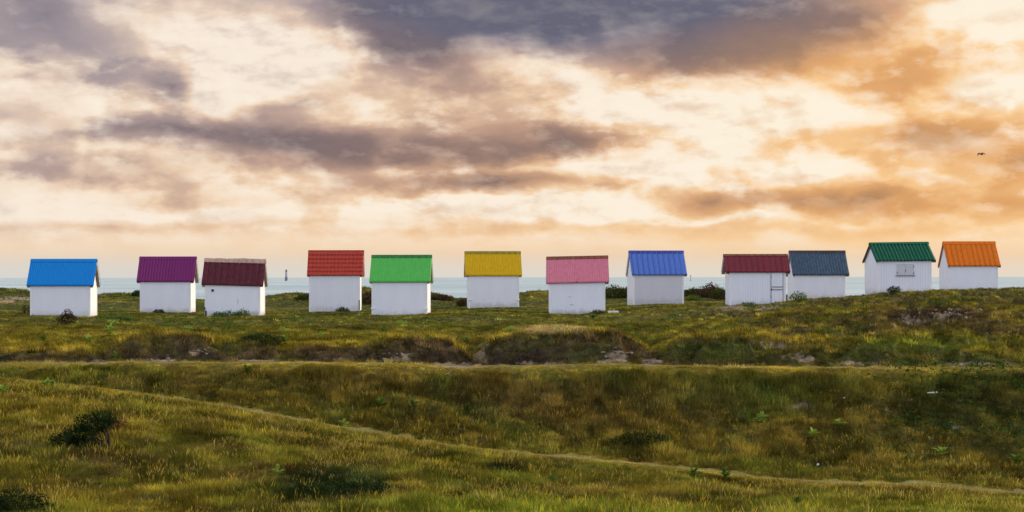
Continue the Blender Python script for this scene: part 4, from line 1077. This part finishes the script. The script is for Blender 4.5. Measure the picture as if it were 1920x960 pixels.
plants = [
 (87,731,.42,PALELEAF,'pale green leafy plant near the top of the left-hand knoll'),
 (101,722,.30,GREENLEAF,'smaller green leafy plant behind the pale one on the left-hand knoll'),
 (3,742,.42,PALELEAF,'pale leafy plant cut off by the left-hand edge of the view'),
 (229,752,.28,GREENLEAF,'small green leafy plant left of its twin under the diagonal path'),
 (276,757,.30,GREENLEAF,'small green leafy plant right of its twin under the diagonal path'),
 (218,683,.42,GREENLEAF,'green leafy plant on the bank lip below the first sand scar'),
 (462,702,.40,GREENLEAF,'green leafy plant on the slope under the maroon roofed hut'),
 (714,774,.50,GREENLEAF,'largest leafy green plant, in the hollow under the green roofed hut'),
 (773,770,.42,BLUELEAF,'dull green leafy plant right of the largest one in the hollow'),
 (875,775,.30,GREENLEAF,'thin green leafy plant in the hollow under the yellow roofed hut'),
 (645,803,.30,PALELEAF,'pale leafy plant growing at the edge of the diagonal path'),
 (520,895,.30,PALELEAF,'pale heart-shaped leafy plant by the dark low bush'),
 (1037,912,.30,GREENLEAF,'small leafy plant in the near grass below the dark hollow bush'),
 (320,895,.22,GREENLEAF,'tiny green leafy plant in the near grass of the left-hand knoll'),
 (1428,798,.40,PALELEAF,'pale leafy plant in the hollow under the crimson roofed hut'),
 (1573,808,.40,PALELEAF,'pale leafy plant, upper of two under the slate blue roofed hut'),
 (1524,829,.42,PALELEAF,'pale leafy plant, lower of two under the slate blue roofed hut'),
 (1680,800,.34,GREENLEAF,'green leafy plant in the hollow under the shuttered hut'),
 (1764,863,.46,PALELEAF,'large pale leafy plant low in the right-hand hollow'),
 (1700,872,.32,BLUELEAF,'dull bluish leafy plant left of the large pale one in the right-hand hollow'),
 (1361,862,.32,BLUELEAF,'dull bluish leafy plant just above the diagonal path'),
 (1905,880,.50,GREENLEAF,'green leafy plant by the right-hand edge of the view'),
 (1301,905,.42,GREENLEAF,'green leafy plant just below the diagonal path, left of its pair'),
 (1357,903,.42,GREENLEAF,'green leafy plant just below the diagonal path, right of its pair'),
 (1495,957,.36,GREENLEAF,'green leafy plant at the bottom edge of the view'),
 (205,628,.55,PALELEAF,'pale leafy plant on the turf below the gap between the first two huts'),
 (168,646,.50,PALELEAF,'pale leafy plant on the turf just above the left-hand bank'),
 (80,643,.40,GREENLEAF,'green leafy plant on the turf under the sky blue roofed hut'),
 (532,641,.35,PALELEAF,'small pale plant beside the mossy green shrub'),
 (600,636,.35,PALELEAF,'small pale plant on the turf under the red roofed hut'),
 (717,627,.42,GREENLEAF,'green leafy plant on the turf under the green roofed hut'),
 (875,647,.34,BLUELEAF,'dark bluish plant beside the sandy gap between the mounds'),
 (1112,604,.50,GREENLEAF,'green leafy plant on the turf under the pink roofed hut'),
 (1750,688,.34,PALELEAF,'pale leafy plant growing on the level track on the right-hand side'),
]
for i, (px, py, s_, m_, lab) in enumerate(plants):
    leafy_plant(px, py, s_*0.82, m_, lab, 200+i, Y0=31 if py > 690 else 56.5)

# ivy-like creeper on the right-hand slope, uncountable
def creeper():
    X, Y = sample(60000, 44, 56); Z = height(X, Y); px = px_of(X, Y); py = hor(px)-Z*F/Y
    w = smooth(1560, 1860, px)*smooth(880, 820, py)*smooth(0.0, 0.35, fbm(X*0.9, Y*0.9, 3)+0.25)
    k = (rng.uniform(0, 1, len(X)) < w*1.0); X, Y, Z = X[k], Y[k], Z[k]; n = len(X)
    p = np.stack([X, Y, Z+rng.uniform(0.03, 0.26, n)], 1)
    a = rng.normal(size=(n, 3)); a[:, 2] *= 0.4; a /= np.linalg.norm(a, axis=1)[:, None]
    b = np.cross(a, np.array([0, 0, 1.0])+rng.normal(size=(n, 3))*0.5); b /= np.linalg.norm(b, axis=1)[:, None]
    L = rng.uniform(0.06, 0.12, n)[:, None]
    q = np.stack([p, p+a*L*.5+b*L*.4, p+a*L, p+a*L*.5-b*L*.4], 1).reshape(-1, 3)
    o = mesh_np('creeper_leaves', q, np.arange(len(q)).reshape(-1, 4), leafmat('creeper_green', None, (0.040,0.085,0.020), 0.25, 0.6))
    tag(o, 'dark green creeping leaves over the right-hand slope', 'ground cover', kind='stuff')
creeper()

# ------------------------------------------------------------------ small debris
def debris():
    wd = paint('bleached_wood', (0.50, 0.47, 0.40), 0.8, 0.2)
    def put(name, px, py, mb, m, label, cat, rz=0, dz=0.0, Y0=31.0, rot=None):
        X, Y, Z = hit(px, py, Y0=Y0); o = mb.build(name, m, None, bevel=0.004)
        o.location = (X, Y, Z+dz); o.rotation_euler = rot or (R(12), 0, rz); tag(o, label, cat); return o
    put('plank', 1748, 752, MB().box(-0.16, 0.16, -0.03, 0.03, 0, 0.035), wd, 'bleached plank lying on the dark right-hand slope', 'plank', rz=0.05, dz=0.20, rot=(R(12), R(-3), 0.05))
    put('driftwood_stick', 840, 718, MB().tube([(-0.10,0,0),(0.03,0,0.06),(0.12,0,0.16)], [0.008,0.01,0.006], 6).tube([(0.0,0,0.04),(0.04,0,0.0)], [0.007,0.004], 5), wd, 'pale forked stick lying on the slope under the green roofed hut', 'stick', dz=0.22, rot=(0,0,0))
    wp = paint('white_litter', (0.75, 0.77, 0.80), 0.6, 0.1)
    put('litter', 1533, 884, MB().add([(-0.04,-0.02,0),(0.04,-0.02,0.01),(0.04,0.02,0.04),(-0.02,0.03,0.03),(0,0,0.06),(0,0,-0.02)], [(0,1,4),(1,2,4),(2,3,4),(3,0,4),(1,0,5),(2,1,5),(3,2,5),(0,3,5)]), wp, 'crumpled white scrap of litter low in the right-hand hollow', 'litter', dz=0.16)
    put('litter', 1582, 761, MB().add([(-0.04,-0.01,0),(0.04,-0.01,0.01),(0.04,0.01,0.02),(-0.02,0.01,0.01),(0,0,0.03),(0,0,-0.02)], [(0,1,4),(1,2,4),(2,3,4),(3,0,4),(1,0,5),(2,1,5),(3,2,5),(0,3,5)]), wp, 'small flat white scrap of litter on the slope under the slate blue roofed hut', 'litter', dz=0.16)
    put('concrete_slab', 1150, 587.5, MB().box(-0.30, 0.30, -0.25, 0.25, -0.05, 0.05), paint('pale_concrete', (0.36,0.35,0.30), 0.9, 0.15), 'flat pale slab on the grass right of the pink roofed hut', 'slab', dz=0.03, Y0=60)
    # broken stones along the foot of the scarp
    sm_ = paint('pale_stone', (0.22, 0.165, 0.13), 0.9, 0.3)
    r = random.Random(4); n = 0
    for cx, cy, rx, ry, cnt, lab in [(745,672,28,8,10,'the mound under the green roofed hut'), (1160,668,30,9,12,'the mound under the pink roofed hut'), (375,660,20,7,6,'the mound under the maroon roofed hut'),
                                (1775,590,40,7,9,'the eroded hollow under the orange roofed hut'), (1700,604,24,6,6,'the eroded patch under the shuttered hut'), (295,674,50,4,7,'the long left-hand bank'), (1225,680,24,5,5,'the second gap between the mounds')]:
        for i in range(cnt):
            X, Y, Z = hit(cx+r.uniform(-rx, rx), cy+r.uniform(-ry, ry), Y0=57.2)
            bm = bmesh.new(); bmesh.ops.create_icosphere(bm, subdivisions=2, radius=1)
            s0 = r.uniform(0.03, 0.065)
            for v in bm.verts:
                q = 1+0.35*math.sin(v.co.x*3+i)*math.cos(v.co.y*4+cx)+r.uniform(-.08, .08)
                v.co = Vector((v.co.x*s0*1.4*q, v.co.y*s0*q, v.co.z*s0*0.65*q))
            me = bpy.data.meshes.new('stone'); bm.to_mesh(me); bm.free(); me.materials.append(sm_)
            o = bpy.data.objects.new('stone', me); col.objects.link(o); o.location = (X, Y, Z+0.02); o.rotation_euler = (r.uniform(-.3,.3), r.uniform(-.3,.3), r.uniform(0, 6))
            tag(o, 'small pale stone in the eroded earth of '+lab, 'stone', 'stones of '+lab)
debris()
